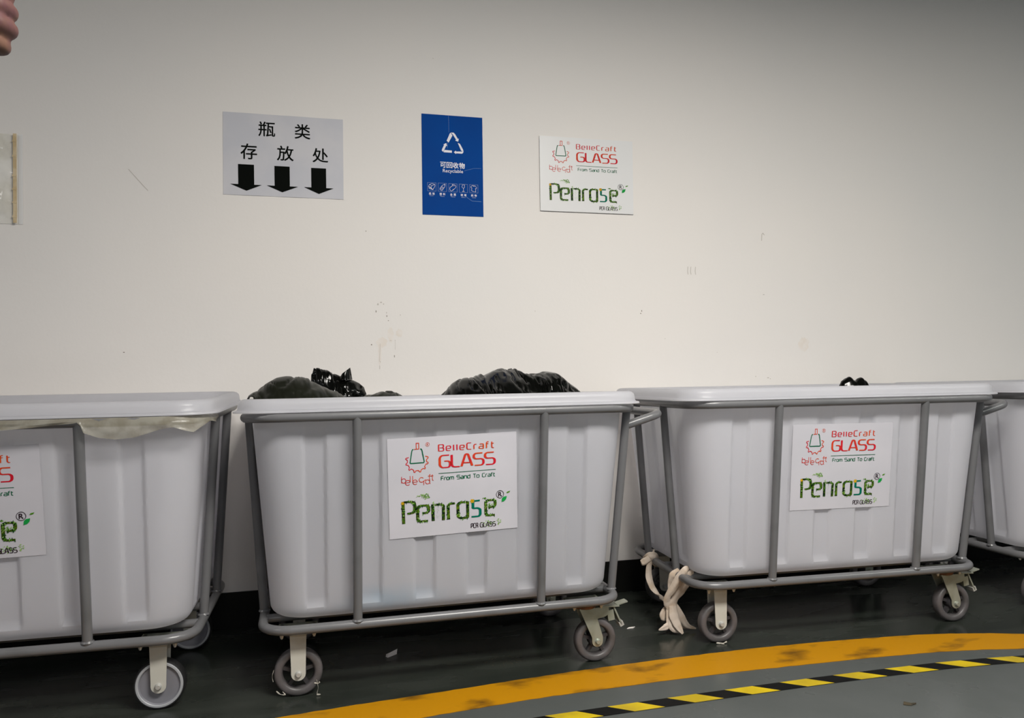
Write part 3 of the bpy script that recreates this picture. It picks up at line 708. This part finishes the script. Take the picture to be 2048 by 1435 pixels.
WORDS = ['Paper', 'Plastic', 'Metal', 'Glass', 'Textile']; HAN2 = ['纸张', '塑料', '金属', '玻璃', '织物']
ICON = [  # line drawings in a unit box
 [[(.12, .55), (.25, .78), (.52, .62), (.4, .45), (.12, .55)], [(.4, .45), (.52, .62), (.85, .82), (.88, .62), (.62, .15), (.2, .3), (.12, .55)], [(.4, .45), (.62, .15)], [(.25, .78), (.5, .9), (.85, .82)], [(.22, .45), (.5, .3)], [(.22, .38), (.55, .24)]],
 [[(.75, .92), (.86, .84), (.80, .76), (.69, .85), (.75, .92)], [(.69, .85), (.50, .74), (.22, .38), (.20, .22), (.42, .10), (.52, .18), (.78, .58), (.80, .76)], [(.40, .62), (.68, .44)], [(.32, .52), (.60, .34)], [(.24, .40), (.50, .20)]],
 [[(.12, .42), (.16, .2), (.32, .1), (.48, .2), (.84, .55), (.86, .74), (.68, .88), (.45, .92), (.38, .66), (.18, .58), (.12, .42)], [(.45, .92), (.52, .76), (.72, .74)], [(.48, .2), (.52, .34)]],
 [[(.42, .95), (.32, .66), (.40, .56), (.50, .50), (.62, .58), (.64, .92)], [(.50, .50), (.50, .16)], [(.36, .1), (.64, .1), (.50, .18), (.36, .1)], [(.42, .95), (.64, .92)]],
 [[(.16, .78), (.34, .90), (.66, .86), (.84, .66), (.80, .52), (.70, .56), (.74, .12), (.50, .14), (.22, .26), (.26, .62), (.14, .66), (.16, .78)], [(.34, .9), (.48, .8), (.66, .86)]]]
for i in range(5):
    u0 = .084 + .1727 * i; u1 = u0 + .138; v1, v0 = .3185, .2365; bx = ub(u0, v0, u1, v1, bw, bh)
    def icon(a):
        a.line([(bx[0], bx[1]), (bx[2], bx[1]), (bx[2], bx[3]), (bx[0], bx[3]), (bx[0], bx[1])], .55, mi=1)
        for P in ICON[i]: a.line([(bx[0] + (bx[2] - bx[0]) * x, bx[1] + (bx[3] - bx[1]) * y) for x, y in P], 1.0, mi=0)
        um = (u0 + u1) / 2
        for s, ch in zip((-.046, .010), HAN2[i]): a.glyph(ch, ub(um + s, .199, um + s + .036, .2215, bw, bh), 0, bold=.03)
        a.glyph(WORDS[i], ub(um - .036, .184, um + .034, .193, bw, bh), 1)
    fresh('material_icon', icon, [M['white_ink'], M['thin_white_ink']], bp, .0016)
for P, w_ in (([(.437, .998), (.441, .93), (.443, .83)], .6), ([(.425, .735), (.418, .70), (.414, .67)], .6), ([(.69, .452), (.732, .462), (.85, .483), (.972, .486)], .7), ([(.70, .200), (.76, .175), (.813, .154), (.968, .152)], .9)):
    fresh('crease', lambda a: a.line(UB(P), w_), M['crease'], bp, .0014)
# acrylic company plaque
be = sheet('company_plaque', 1.0516, 1.5885, .376, .2823, .005, [M['plaque'], M['plaque_edge']], y=-.0015, rot=-.001)
tag(be, 'white acrylic company plaque with red and green lettering right of the blue poster', 'plaque')
put_art(be, .376, .2823, .0054)
# clear plastic pocket at the left picture edge
sl = MB(); nx, ny = 60, 56; vs = []
sx0, sx1, sz0, sz1 = -1.16, -.873, 1.338, 1.625
for j in range(ny + 1):
    for i in range(nx + 1):
        x, z = sx0 + (sx1 - sx0) * i / nx, sz0 + (sz1 - sz0) * j / ny
        e = min(1, 6 * min(i / nx, 1 - i / nx, j / ny, 1 - j / ny))
        vs.append((x, -.0022 - e * (.006 + .006 * noise.noise(V((x * 16, z * 16, 1))) + .006 * abs(noise.noise(V((x * 38, z * 25, 4))))), z))
sl.add(vs, [(j * (nx + 1) + i, j * (nx + 1) + i + 1, (j + 1) * (nx + 1) + i + 1, (j + 1) * (nx + 1) + i) for j in range(ny) for i in range(nx)])
slo = sl.build('plastic_pocket', M['sleeve']); tag(slo, 'clear wrinkled plastic pocket stuck on the wall at the left picture edge', 'plastic pocket')
t = MB(); t.box((-.8785, -.0125, 1.482), (.010, .0016, .284))
for z_ in (1.36, 1.405, 1.447, 1.49, 1.552, 1.60): t.box((-.879, -.0136, z_), (.0125, .0012, .004 + .004 * (z_ * 77 % 1)), rot=Matrix.Rotation(.12, 3, 'Y'))
t.build('tape_strip', M['old_tape'], slo)['label'] = 'yellowed tape strip'
t = MB(); t.box((-.866, -.0012, 1.482), (.013, .0008, .287)); t.build('border', M['plaque'], slo)

# ------------------------------------------------------------------ rubbish bags
def bag(name, ridge, yc, base, depth, seed, m, wr=.010, n=72, xl=-9, deep=.05):
    """a crumpled sack: ridge = [(x, z)...] along the top, closed body below"""
    x0, x1 = ridge[0][0], ridge[-1][0]; mb = MB(); rows = []; NT = 64; vs = []; fs = []
    for i in range(n + 1):
        s = i / n; x = x0 + (x1 - x0) * (0.5 - 0.5 * math.cos(PI * s)) if False else x0 + (x1 - x0) * s
        hz = interp(ridge, x); e = max(.06, math.sin(PI * min(1, max(0, .03 + .94 * s))) ** .55)
        kb_ = smoothstep(xl, xl + .022, x); bz = min(hz - .004, .7865 + (base - .7865) * kb_); dn = deep * kb_
        for k in range(NT):
            a = 2 * PI * k / NT; ca, sa = math.cos(a), math.sin(a)
            y = yc + depth * e * ca * (0.75 + 0.25 * abs(ca)); z = bz + (hz - bz) * (max(0, sa) ** .85) if sa >= 0 else bz + dn * e * sa
            p = V((x, y, z)); q = V((x * 22, y * 14, z * 22 + seed))
            wp = V((noise.noise(q * .5), noise.noise(q * .5 + V((9, 2, 4))), noise.noise(q * .5 + V((1, 7, 3))))) * 1.2
            n1 = noise.noise(q * .42 + V((seed, 0, 0))); n2 = noise.noise(V((q.x * .55 + q.z * .35, q.y * .5 - q.x * .2, q.z * .6)) + wp + V((3, 1, seed))); n3 = noise.noise(q * 1.5 + wp * 1.5)
            w = wr * (1.1 * n1 + .9 * n2 - 1.0 * math.exp(-(n2 / .07) ** 2) - .5 * math.exp(-(n3 / .09) ** 2) + .25 * n3 - .05)
            if sa < .25: w *= kb_ * .6 + .4 * smoothstep(-.2, .25, sa)
            nrm = V((0, ca, sa)); top = max(0, sa)
            p += nrm * w * (1 - .35 * top) * min(1, e * 1.4)
            vs.append(p)
    for i in range(n):
        for k in range(NT):
            k2 = (k + 1) % NT; fs.append((i * NT + k, (i + 1) * NT + k, (i + 1) * NT + k2, i * NT + k2))
    fs.append(tuple(range(NT))); fs.append(tuple(n * NT + NT - 1 - k for k in range(NT)))
    mb.add(vs, fs); return mb
B1 = [(-.160, .765), (-.150, .788), (-.122, .810), (-.098, .828), (-.074, .842), (-.048, .845), (-.025, .843), (.018, .832), (.053, .812), (.095, .795), (.145, .765)]
o = bag('rubbish_bag', B1, -.47, .70, .135, 1.0, None, wr=.008, n=110, xl=-.136, deep=.38).build('rubbish_bag', M['bag_dull'], angle=75)
tag(o, 'dull black rubbish bag slumped at the left end of the bin under the signs', 'rubbish bag', 'black rubbish bags')
B2 = [(.019, .80), (.023, .850), (.030, .866), (.052, .863), (.078, .859), (.096, .853), (.112, .846), (.127, .842), (.144, .833), (.158, .823), (.174, .814), (.187, .800), (.197, .77)]
kb = bag('rubbish_bag', B2, -.25, .735, .062, 7.0, None, wr=.017, n=90)
kb.add([(.104, -.27, .825), (.117, -.285, .848), (.131, -.28, .858), (.1425, -.275, .8665), (.147, -.27, .842), (.150, -.26, .828), (.125, -.295, .828), (.122, -.25, .845), (.139, -.25, .838)],
       [(0, 1, 6), (1, 2, 6), (2, 3, 4, 6), (4, 5, 6), (0, 7, 1), (1, 7, 2), (7, 8, 3, 2), (3, 8, 4), (8, 5, 4)])
o = kb.build('rubbish_bag', M['bag'], angle=75)
tag(o, 'shiny black knotted rubbish bag standing highest beside the slumped dull one', 'rubbish bag', 'black rubbish bags')
B3 = [(.150, .765), (.166, .779), (.184, .787), (.206, .792), (.228, .795), (.250, .793), (.265, .790), (.280, .782), (.294, .765)]
o = bag('rubbish_bag', B3, -.48, .70, .09, 3.0, None, wr=.007, n=60).build('rubbish_bag', M['bag_dull'], angle=75)
tag(o, 'small low black rubbish bag barely showing in the middle of the bin rim', 'rubbish bag', 'black rubbish bags')
B4 = [(.392, .762), (.402, .775), (.434, .800), (.465, .817), (.505, .829), (.530, .836), (.544, .835), (.570, .846), (.597, .852), (.625, .850), (.641, .846), (.665, .836), (.690, .836), (.723, .841), (.745, .843), (.761, .842), (.786, .830), (.806, .815), (.822, .803), (.840, .791), (.854, .778), (.857, .76)]
o = bag('rubbish_bag', B4, -.43, .70, .17, 5.0, None, wr=.018, n=190, deep=.40).build('rubbish_bag', M['bag'], angle=75)
tag(o, 'long shiny black rubbish bag filling the right half of the heaped bin', 'rubbish bag', 'black rubbish bags')
B5 = [(1.815, .762), (1.820, .785), (1.827, .797), (1.842, .806), (1.856, .812), (1.866, .808), (1.877, .796), (1.884, .799), (1.894, .805), (1.904, .808), (1.914, .804), (1.926, .790), (1.938, .765)]
o = bag('rubbish_bag', B5, -.44, .72, .05, 9.0, None, wr=.005, n=50).build('rubbish_bag', M['bag'], angle=75)
tag(o, 'black rubbish bag knot peeking over the rim of the bin with tied gloves', 'rubbish bag', 'black rubbish bags')

# ------------------------------------------------------------------ film draped over the rim of the left bin
def film_path(s):
    """outside of the rim, front side then round the right corner: s in metres from local x = -0.45"""
    L, Wd, r = .5465, .3655, .10; straight = L - r + .45
    if s < straight: return (-.45 + s, -Wd, 0, -1)
    a = (s - straight) / r
    if a < PI / 2: return (L - r + r * math.sin(a), -Wd + r - r * math.cos(a), math.sin(a), -math.cos(a))
    return (L, -Wd + r + (s - straight - r * PI / 2), 1, 0)
LOW = [(0, .733), (.45, .728), (.53, .726), (.59, .730), (.657, .736), (.700, .739), (.708, .742), (.718, .716), (.748, .704), (.786, .698), (.83, .702), (.886, .719), (.915, .724), (.935, .716), (.96, .709), (.985, .722), (1.02, .734), (1.06, .728), (1.10, .742)]
fm = MB(); ns, nt = 150, 8; vs = []
for i in range(ns + 1):
    s = 1.10 * i / ns; x, y, nx_, ny_ = film_path(s); lo = interp(LOW, s)
    for j in range(nt + 1):
        t = j / nt; z = .7495 + (lo - .7495) * t
        d = -.010 + .011 * math.sin(min(1, t * 1.6) * PI / 2) + .004 * noise.noise(V((s * 26, t * 2.5, 3))) * (.3 + t)
        vs.append((x + nx_ * d, y + ny_ * d, z))
fm.add(vs, [(i * (nt + 1) + j, (i + 1) * (nt + 1) + j, (i + 1) * (nt + 1) + j + 1, i * (nt + 1) + j + 1) for i in range(ns) for j in range(nt)])
o = fm.build('plastic_film', M['film'], angle=35); o.location = bin1.location; o.rotation_euler = bin1.rotation_euler
tag(o, 'torn beige see-through plastic film hanging below the rim of the leftmost bin', 'plastic film')

# ------------------------------------------------------------------ gloves tied to the third bin
gl = empty('work_gloves', (1.138, -.49, 0)); tag(gl, 'pair of dirty white cotton gloves tied to a bin frame and trailing on the floor', 'gloves')
def cloth(name, strips):
    """limp cloth lobes: each strip = [(x, y, z, half width)...], flattened towards the wall, with pleats along it"""
    mb = MB(); n = 22
    for si, st in enumerate(strips):
        P = catmull([p[:3] for p in st], 7); k = len(P); W_ = [(i, p[3]) for i, p in enumerate(st)]
        vs = []; fs = []
        for i, p in enumerate(P):
            t = (P[min(i + 1, k - 1)] - P[max(i - 1, 0)]).normalized(); sd = V((-t.z, 0, t.x)); sd = sd.normalized() if sd.length > .05 else V((1, 0, 0)); nn = t.cross(sd).normalized()
            w = interp(W_, i / (k - 1) * (len(st) - 1)) * (1 + .10 * noise.noise(V((i * .25, si * 5.1, 1))))
            ph = si * 1.7 + i * .07
            for a_ in range(n):
                a = 2 * PI * a_ / n
                pl = 1 + .20 * math.cos(3 * a + ph) + .13 * math.cos(5 * a - ph * 2.1) + .10 * noise.noise(V((math.cos(a) * 1.4, math.sin(a) * 1.4, i * .22 + si * 9)))
                vs.append(p + sd * (math.cos(a) * w * (1 + .06 * math.cos(4 * a + ph))) + nn * (math.sin(a) * w * .42 * pl) - V((1.138, -.49, 0)))
        for i in range(k - 1):
            for a_ in range(n): fs.append((i * n + a_, i * n + (a_ + 1) % n, (i + 1) * n + (a_ + 1) % n, (i + 1) * n + a_))
        fs.append(tuple(range(n))); fs.append(tuple((k - 1) * n + n - 1 - q for q in range(n)))
        mb.add(vs, fs)
    for q, v in enumerate(mb.v): mb.v[q] = (v[0], v[1], max(v[2], .0012))
    return mb.build(name, M['glove'], gl, angle=75)
cloth('knot', [[(1.128, -.302, .196, .010), (1.138, -.318, .206, .015), (1.156, -.316, .204, .015), (1.170, -.300, .194, .012), (1.168, -.286, .186, .007)],
               [(1.150, -.316, .206, .009), (1.132, -.320, .198, .012), (1.118, -.320, .191, .014), (1.106, -.320, .187, .010)], [(1.148, -.314, .204, .009), (1.153, -.316, .217, .006), (1.156, -.318, .230, .001)],
               [(1.150, -.31, .192, .009), (1.164, -.315, .180, .011), (1.174, -.31, .186, .006)]])
cloth('strap', [[(1.144, -.316, .200, .008), (1.135, -.318, .168, .010), (1.131, -.328, .136, .0125), (1.128, -.362, .112, .0115), (1.127, -.412, .099, .008), (1.120, -.462, .102, .006)]])
cloth('glove', [[(1.168, -.535, .208, .008), (1.158, -.545, .212, .014), (1.142, -.535, .186, .017), (1.124, -.520, .150, .014), (1.110, -.508, .120, .012), (1.116, -.50, .100, .016), (1.126, -.498, .080, .013)],
                [(1.152, -.512, .206, .009), (1.134, -.508, .188, .017), (1.128, -.50, .162, .013), (1.122, -.50, .138, .005)],
                [(1.121, -.498, .092, .011), (1.119, -.50, .060, .0115), (1.116, -.505, .036, .0105), (1.100, -.508, .027, .010), (1.078, -.510, .022, .002)],
                [(1.113, -.49, .084, .007), (1.104, -.488, .064, .011), (1.105, -.488, .050, .009), (1.110, -.488, .042, .003)],
                [(1.124, -.506, .050, .010), (1.121, -.51, .030, .010), (1.130, -.515, .018, .008), (1.146, -.518, .010, .002)]])
cloth('glove', [[(1.170, -.52, .200, .006), (1.174, -.545, .206, .011), (1.168, -.535, .176, .015), (1.153, -.515, .140, .016), (1.138, -.503, .112, .013), (1.134, -.498, .092, .015)],
                [(1.130, -.505, .092, .013), (1.131, -.512, .060, .017), (1.138, -.522, .034, .014), (1.150, -.532, .010, .004)],
                [(1.138, -.495, .092, .012), (1.156, -.494, .064, .0135), (1.173, -.492, .036, .012), (1.188, -.492, .018, .009), (1.216, -.494, .008, .002)],
                [(1.146, -.488, .066, .009), (1.166, -.485, .036, .011), (1.180, -.482, .016, .008), (1.198, -.480, .007, .002)]])

# ------------------------------------------------------------------ litter
def scrap(name, P, z0, label, cat, m, h=.006):
    s = MB(); n = len(P); vs = []
    for i, (x, y) in enumerate(P): vs.append((x, y, z0))
    for i, (x, y) in enumerate(P): vs.append((x, y, z0 + .0012 + h * (i % 2)))
    s.add(vs, [tuple(range(n - 1, -1, -1)), tuple(range(n, 2 * n))] + [(i, (i + 1) % n, n + (i + 1) % n, n + i) for i in range(n)])
    o = s.build(name, m, smooth=False); tag(o, label, cat); return o
s = MB()
s.add([(.233, -.440, .001), (.262, -.418, .001), (.265, -.412, .015), (.236, -.434, .012), (.228, -.430, .001), (.256, -.404, .001), (.258, -.404, .008), (.230, -.428, .008)],
      [(0, 1, 2, 3), (4, 7, 6, 5), (0, 3, 7, 4), (1, 5, 6, 2), (3, 2, 6, 7), (0, 4, 5, 1)])
tag(s.build('paper_scrap', M['scrap'], smooth=False), 'small folded white paper scrap lying on the dark floor under the heaped bin', 'paper scrap')
scrap('paper_fleck', [(1.012, -.409), (1.022, -.402), (1.046, -.398), (1.036, -.408)], .0005, 'thin white paper fleck on the dark floor between the two right bins', 'paper fleck', M['scrap'], .001)
scrap('dead_leaf', [(1.437, -1.150), (1.446, -1.141), (1.462, -1.148), (1.470, -1.156), (1.452, -1.160)], .0005, 'brown dead leaf bit on the grey floor in front of the hazard tape', 'leaf', M['grit'], .003)
d = MB(); R_ = random.Random(5)
for i in range(70):
    a = R_.uniform(0, 2 * PI); r_ = math.sqrt(R_.random()); x, y, q = .556 + .06 * r_ * math.cos(a), -.566 + .040 * r_ * math.sin(a), R_.uniform(.0008, .0022)
    d.add([(x - q, y, .0003), (x, y - q, .0003), (x + q, y, .0003), (x, y + q, .0003), (x, y, q)], [(0, 1, 4), (1, 2, 4), (2, 3, 4), (3, 0, 4), (3, 2, 1, 0)])
tag(d.build('dirt_patch', M['grit'], smooth=False), 'brown crumbly dirt patch on the dark floor before the yellow line', 'dirt', kind='stuff')
# shreds of film caught in the wheels
def shred(parent_pos, pts, r, label):
    m = MB()
    for P in pts: m.tube(catmull(P, 4), [r * (1 + .5 * math.sin(i)) for i in range(len(catmull(P, 4)))], n=6, flat=.4)
    o = m.build('film_shred', M['shred']); tag(o, label, 'film shred'); return o
w2x, w2y = .3815 - .403, -.4173 - .22
shred(None, [[(w2x + .046, w2y - .017, .040), (w2x + .050, w2y - .020, .020), (w2x + .047, w2y - .022, .006), (w2x + .050, w2y - .026, .003)], [(w2x + .040, w2y - .017, .032), (w2x + .050, w2y - .018, .030), (w2x + .054, w2y - .020, .034)],
             [(w2x + .046, w2y - .024, .003), (w2x + .056, w2y - .027, .004)]], .0015, 'clear film shred trailing from the left front wheel of the heaped bin')
shred(None, [[(w2x - .062, w2y - .012, .075), (w2x - .066, w2y - .014, .060), (w2x - .064, w2y - .012, .045)], [(w2x - .056, w2y - .014, .020), (w2x - .046, w2y - .017, .012), (w2x - .034, w2y - .017, .010), (w2x - .040, w2y - .017, .018)]], .0014, 'thin film shred wound round the tread of the heaped bin front wheel')
w3 = V((1.6466, -.4066)) + V((-.403 * math.cos(A3) + .22 * math.sin(A3), -.403 * math.sin(A3) - .22 * math.cos(A3)))
shred(None, [[(w3.x - .016, w3.y - .020, .004), (w3.x + .002, w3.y - .024, .003), (w3.x + .018, w3.y - .022, .005)], [(w3.x - .004, w3.y - .022, .003), (w3.x + .004, w3.y - .032, .003)]], .0018, 'clear film shred flattened under the left front wheel of the gloved bin')

# ------------------------------------------------------------------ the bystander, almost wholly outside the picture
def skinned(name, nodes, edges, m, parent=None, sub=2):
    names = list(nodes); me = bpy.data.meshes.new(name)
    me.from_pydata([nodes[n][:3] for n in names], [(names.index(a), names.index(b)) for a, b in edges], []); me.update()
    o = link(name, me); sk = o.modifiers.new('skin', 'SKIN'); sk.use_smooth_shade = True
    if not me.skin_vertices: me.skin_vertices.new()
    lay = me.skin_vertices[0].data
    for i, n in enumerate(names):
        r = nodes[n][3]; lay[i].radius = r if isinstance(r, tuple) else (r, r)
        lay[i].use_root = (i == 0)
    ss = o.modifiers.new('smooth', 'SUBSURF'); ss.levels = sub; ss.render_levels = sub
    dg = bpy.context.evaluated_depsgraph_get(); dg.update()
    m2 = bpy.data.meshes.new_from_object(o.evaluated_get(dg)); bpy.data.objects.remove(o)
    m2.materials.clear(); m2.materials.append(m); m2.polygons.foreach_set('use_smooth', [True] * len(m2.polygons))
    o = link(name, m2, parent); return o
PX, PY = -.56, -2.20
N = {}; E = []
def nd(n, x, y, z, r, to=None):
    N[n] = (x, y, z, r)
    if to: E.append((to, n))
nd('pelvis', PX, PY, .95, (.13, .095)); nd('waist', PX, PY + .005, 1.10, (.128, .092), 'pelvis'); nd('chest', PX, PY, 1.30, (.145, .10), 'waist')
nd('neckb', PX, PY - .01, 1.46, (.075, .07), 'chest'); nd('neck', PX, PY + .01, 1.53, .055, 'neckb'); nd('jaw', PX, PY + .03, 1.59, .046, 'neck')
nd('face', PX, PY + .02, 1.66, .05, 'jaw')
for s, t in ((-1, 'l'), (1, 'r')):
    nd(t + 'sh', PX + s * .17, PY - .01, 1.40, .062, 'chest')
    nd(t + 'hip', PX + s * .10, PY, .88, .092, 'pelvis'); nd(t + 'knee', PX + s * .115, PY + .015, .50, .058, t + 'hip'); nd(t + 'ank', PX + s * .12, PY - .01, .09, .040, t + 'knee')
    nd(t + 'toe', PX + s * .13, PY + .14, .035, (.038, .028), t + 'ank')
nd('rel', -.350, PY + .10, 1.13, .044, 'rsh'); nd('rwr', -.396, -1.865, 1.215, .027, 'rel')
nd('lel', -.790, PY + .10, 1.13, .044, 'lsh'); nd('lwr', -.640, -1.865, 1.215, .027, 'lel')
pr = empty('person', (PX, PY, 0)); tag(pr, 'person in dark clothes holding up a phone, only fingers showing at the top left', 'person')
off = V((-PX, -PY, 0))
def shift(o): o.location = off; return o
def fused(name, skin_obj, extra, m, parent, voxel):
    """grow hands onto the skinned body and fuse everything into one closed surface"""
    me = skin_obj.data; vs = [tuple(v.co) for v in me.vertices]; fs = [tuple(p.vertices) for p in me.polygons]; n = len(vs)
    bpy.data.objects.remove(skin_obj)
    m2 = bpy.data.meshes.new(name); m2.from_pydata(vs + extra.v, [], fs + [tuple(i + n for i in f) for f in extra.f]); m2.update()
    bm = bmesh.new(); bm.from_mesh(m2); bmesh.ops.recalc_face_normals(bm, faces=bm.faces); bm.to_mesh(m2); bm.free()
    o = link(name, m2); r = o.modifiers.new('fuse', 'REMESH'); r.mode = 'VOXEL'; r.voxel_size = voxel
    sm = o.modifiers.new('relax', 'SMOOTH'); sm.iterations = 3; sm.factor = .5
    dg = bpy.context.evaluated_depsgraph_get(); dg.update(); m3 = bpy.data.meshes.new_from_object(o.evaluated_get(dg)); bpy.data.objects.remove(o)
    m3.name = name; m3.materials.clear(); m3.materials.append(m); m3.polygons.foreach_set('use_smooth', [True] * len(m3.polygons))
    return link(name, m3, parent)
def loft(mb, secs, n=28):
    vs = [(x + rx * math.cos(2 * PI * k / n), y + ry * math.sin(2 * PI * k / n), z) for x, y, z, rx, ry in secs for k in range(n)]; q = len(secs)
    fs = [(i * n + k, i * n + (k + 1) % n, (i + 1) * n + (k + 1) % n, (i + 1) * n + k) for i in range(q - 1) for k in range(n)]
    mb.add(vs, fs + [tuple(range(n - 1, -1, -1)), tuple((q - 1) * n + k for k in range(n))])
hd = MB()
loft(hd, [(PX, PY + dy, z, rx, ry) for z, dy, rx, ry in ((1.552, .052, .016, .022), (1.562, .050, .034, .046), (1.582, .042, .052, .068), (1.612, .032, .064, .084), (1.650, .026, .071, .093), (1.690, .020, .075, .098), (1.728, .016, .071, .093), (1.758, .014, .056, .074), (1.778, .014, .032, .042), (1.784, .014, .010, .012))])
hd.tube([(PX, PY + .108, 1.682), (PX, PY + .120, 1.662), (PX, PY + .132, 1.643), (PX, PY + .124, 1.632), (PX, PY + .108, 1.628)], [.008, .0095, .0125, .013, .010], n=12)
for z_, r_ in ((1.6055, .0055), (1.5965, .006)): hd.tube([(PX - .026, PY + .098, z_), (PX - .010, PY + .114, z_ + .001), (PX + .010, PY + .114, z_ + .001), (PX + .026, PY + .098, z_)], [.002, r_, r_, .002], n=10)
for s_ in (-1, 1):
    hd.tube([(PX + s_ * .072, PY + .020, 1.690), (PX + s_ * .083, PY + .012, 1.680), (PX + s_ * .082, PY + .014, 1.655), (PX + s_ * .071, PY + .024, 1.636)], [.008, .014, .012, .006], n=10)
    hd.tube([(PX + s_ * .046, PY + .098, 1.689), (PX + s_ * .028, PY + .112, 1.693), (PX + s_ * .010, PY + .116, 1.687)], [.004, .006, .004], n=10)
for s_, ox in ((1, 0.0), (-1, -1.036)):                # right hand, and the left mirrored about the phone's middle
    X = lambda x: x if s_ == 1 else ox - x
    hd.tube(catmull([(X(-.398), -1.872, 1.211), (X(-.391), -1.84, 1.232), (X(-.380), -1.80, 1.258), (X(-.368), -1.77, 1.277)], 4), [.025, .026, .027, .028, .029, .030, .030, .031, .031, .031, .032, .031, .029], n=16, fy=.9)
    for z, px, L_, r_ in ((1.2505, -.3525, .82, .0098), (1.2715, -.3455, .98, .0106), (1.2930, -.3455, 1.06, .0108), (1.3140, -.3490, 1.0, .0106)):
        hd.tube(catmull([(X(-.372), -1.780, 1.262 + (z - 1.262) * .75), (X(px - .006), -1.752, z), (X(px), -1.728, z + .001), (X(px - .010), -1.7185, z + .002), (X(px - .010 - .020 * L_), -1.7165, z + .003), (X(px - .010 - .038 * L_), -1.7165, z + .003)], 4),
                [r_ * q for q in (1.08, 1.08, 1.06, 1.06, 1.05, 1.0, .98, 1.0, 1.04, 1.05, 1.02, .98, .95, .94, .93, .92, .9, .86, .8, .68, .4)], n=14)
    hd.tube(catmull([(X(-.386), -1.81, 1.275), (X(-.384), -1.785, 1.298), (X(-.392), -1.762, 1.309), (X(-.412), -1.752, 1.306), (X(-.424), -1.751, 1.303)], 4), [.016, .0155, .015, .0142, .0135, .013, .0122, .0116, .0112, .011, .0112, .011, .0105, .0098, .0088, .007, .0042], n=14)
body = shift(fused('body', skinned('body', N, E, M['skin']), hd, M['skin'], pr, .0032))
def garment(name, mb, m):
    shift(fused(name, MB_blank(), mb, m, pr, .007))
def MB_blank():
    return link('blank', bpy.data.meshes.new('blank'))
st_ = MB(); loft(st_, [(PX, PY, .90, .172, .132), (PX, PY, .98, .170, .128), (PX, PY + .005, 1.10, .166, .124), (PX, PY, 1.22, .172, .128), (PX, PY, 1.33, .188, .130), (PX, PY - .01, 1.41, .178, .105), (PX, PY - .01, 1.46, .112, .085), (PX, PY, 1.505, .070, .070)])
tr_ = MB(); loft(tr_, [(PX, PY, .80, .155, .118), (PX, PY, .88, .168, .128), (PX, PY, .96, .160, .120), (PX, PY, 1.0, .152, .114)])
for s_, t in ((1, 'r'), (-1, 'l')):
    a_, b_, c_ = V(N[t + 'sh'][:3]), V(N[t + 'el'][:3]), V(N[t + 'wr'][:3])
    st_.tube([a_ - V((s_ * .05, 0, 0)), a_, a_.lerp(b_, .5), b_.lerp(a_, .1), b_, b_.lerp(c_, .3), b_.lerp(c_, .72)], [.075, .076, .066, .059, .058, .055, .046], n=18)
    h_, k_, f_ = V(N[t + 'hip'][:3]), V(N[t + 'knee'][:3]), V(N[t + 'ank'][:3])
    tr_.tube([h_ + V((0, 0, .02)), h_.lerp(k_, .3), h_.lerp(k_, .7), k_, k_.lerp(f_, .4), f_.lerp(k_, .15), f_ - V((0, 0, .025))], [.106, .102, .086, .078, .075, .066, .066], n=20)
garment('shirt', st_, M['shirt']); garment('trousers', tr_, M['trousers'])
for s in (-1, 1):
    sh = MB(); x = PX + s * .125
    sh.tube([(x, PY - .075, .045), (x, PY - .05, .05), (x, PY + .02, .05), (x + s * .006, PY + .11, .040), (x + s * .008, PY + .175, .032), (x + s * .008, PY + .20, .024)], [.030, .046, .047, .046, .036, .014], n=16)
    for i, v in enumerate(sh.v): sh.v[i] = (v[0], v[1], max(.001, v[2]))
    shift(sh.build('shoe', M['shoe'], pr))
hr = MB(); vs = []; fs = []; nu, nv = 26, 12
for j in range(nv + 1):
    ph_ = PI * .62 * j / nv
    for i in range(nu):
        a = 2 * PI * i / nu; front = max(0, math.sin(a)); p_ = min(ph_, PI * (.62 - .22 * front))
        vs.append((PX + .084 * math.sin(p_) * math.cos(a), PY + .022 + .102 * math.sin(p_) * math.sin(a), 1.685 + .108 * math.cos(p_)))
for j in range(nv):
    for i in range(nu): fs.append((j * nu + i, j * nu + (i + 1) % nu, (j + 1) * nu + (i + 1) % nu, (j + 1) * nu + i))
hr.add(vs, fs); shift(hr.build('hair', M['hair'], pr))
for s in (-1, 1):
    ey = MB(); ey.lathe([(.0001, .013), (.007, .011), (.012, .004), (.012, -.004), (.007, -.011), (.0001, -.013)], 'y', (PX + s * .030, PY + .1005, 1.672), 14, closed=False)
    ey.lathe([(.0001, .0138), (.0045, .0128), (.0052, .0115), (.0001, .011)], 'y', (PX + s * .030, PY + .1005, 1.672), 14, mi=1, closed=False); shift(ey.build('eye', [M['eye'], M['hair']], pr))
phn = MB(); P = fillet([(-.622, 1.243), (-.368, 1.243), (-.368, 1.318), (-.622, 1.318), (-.622, 1.243)], .0001)
def rr2(x0, x1, z0, z1, r, n=5):
    out = []
    for cx, cz, a0 in ((x1 - r, z1 - r, 0), (x0 + r, z1 - r, 90), (x0 + r, z0 + r, 180), (x1 - r, z0 + r, 270)):
        out += [(cx + r * math.cos(math.radians(a0 + 90 * i / n)), cz + r * math.sin(math.radians(a0 + 90 * i / n))) for i in range(n + 1)]
    return out
phn.prism(rr2(-.575, -.372, 1.243, 1.318, .010), lambda u, v, w: (u, -1.741 + .009 * w, v), 1)
pho = phn.build('phone', M['phone'], smooth=False); tag(pho, 'dark phone held sideways in the hands at the top left picture edge', 'phone')
scn = MB(); scn.prism(rr2(-.570, -.377, 1.247, 1.314, .007), lambda u, v, w: (u, -1.7412 - .0006 * w, v), 1); scn.build('screen', M['phone_glass'], pho, smooth=False)
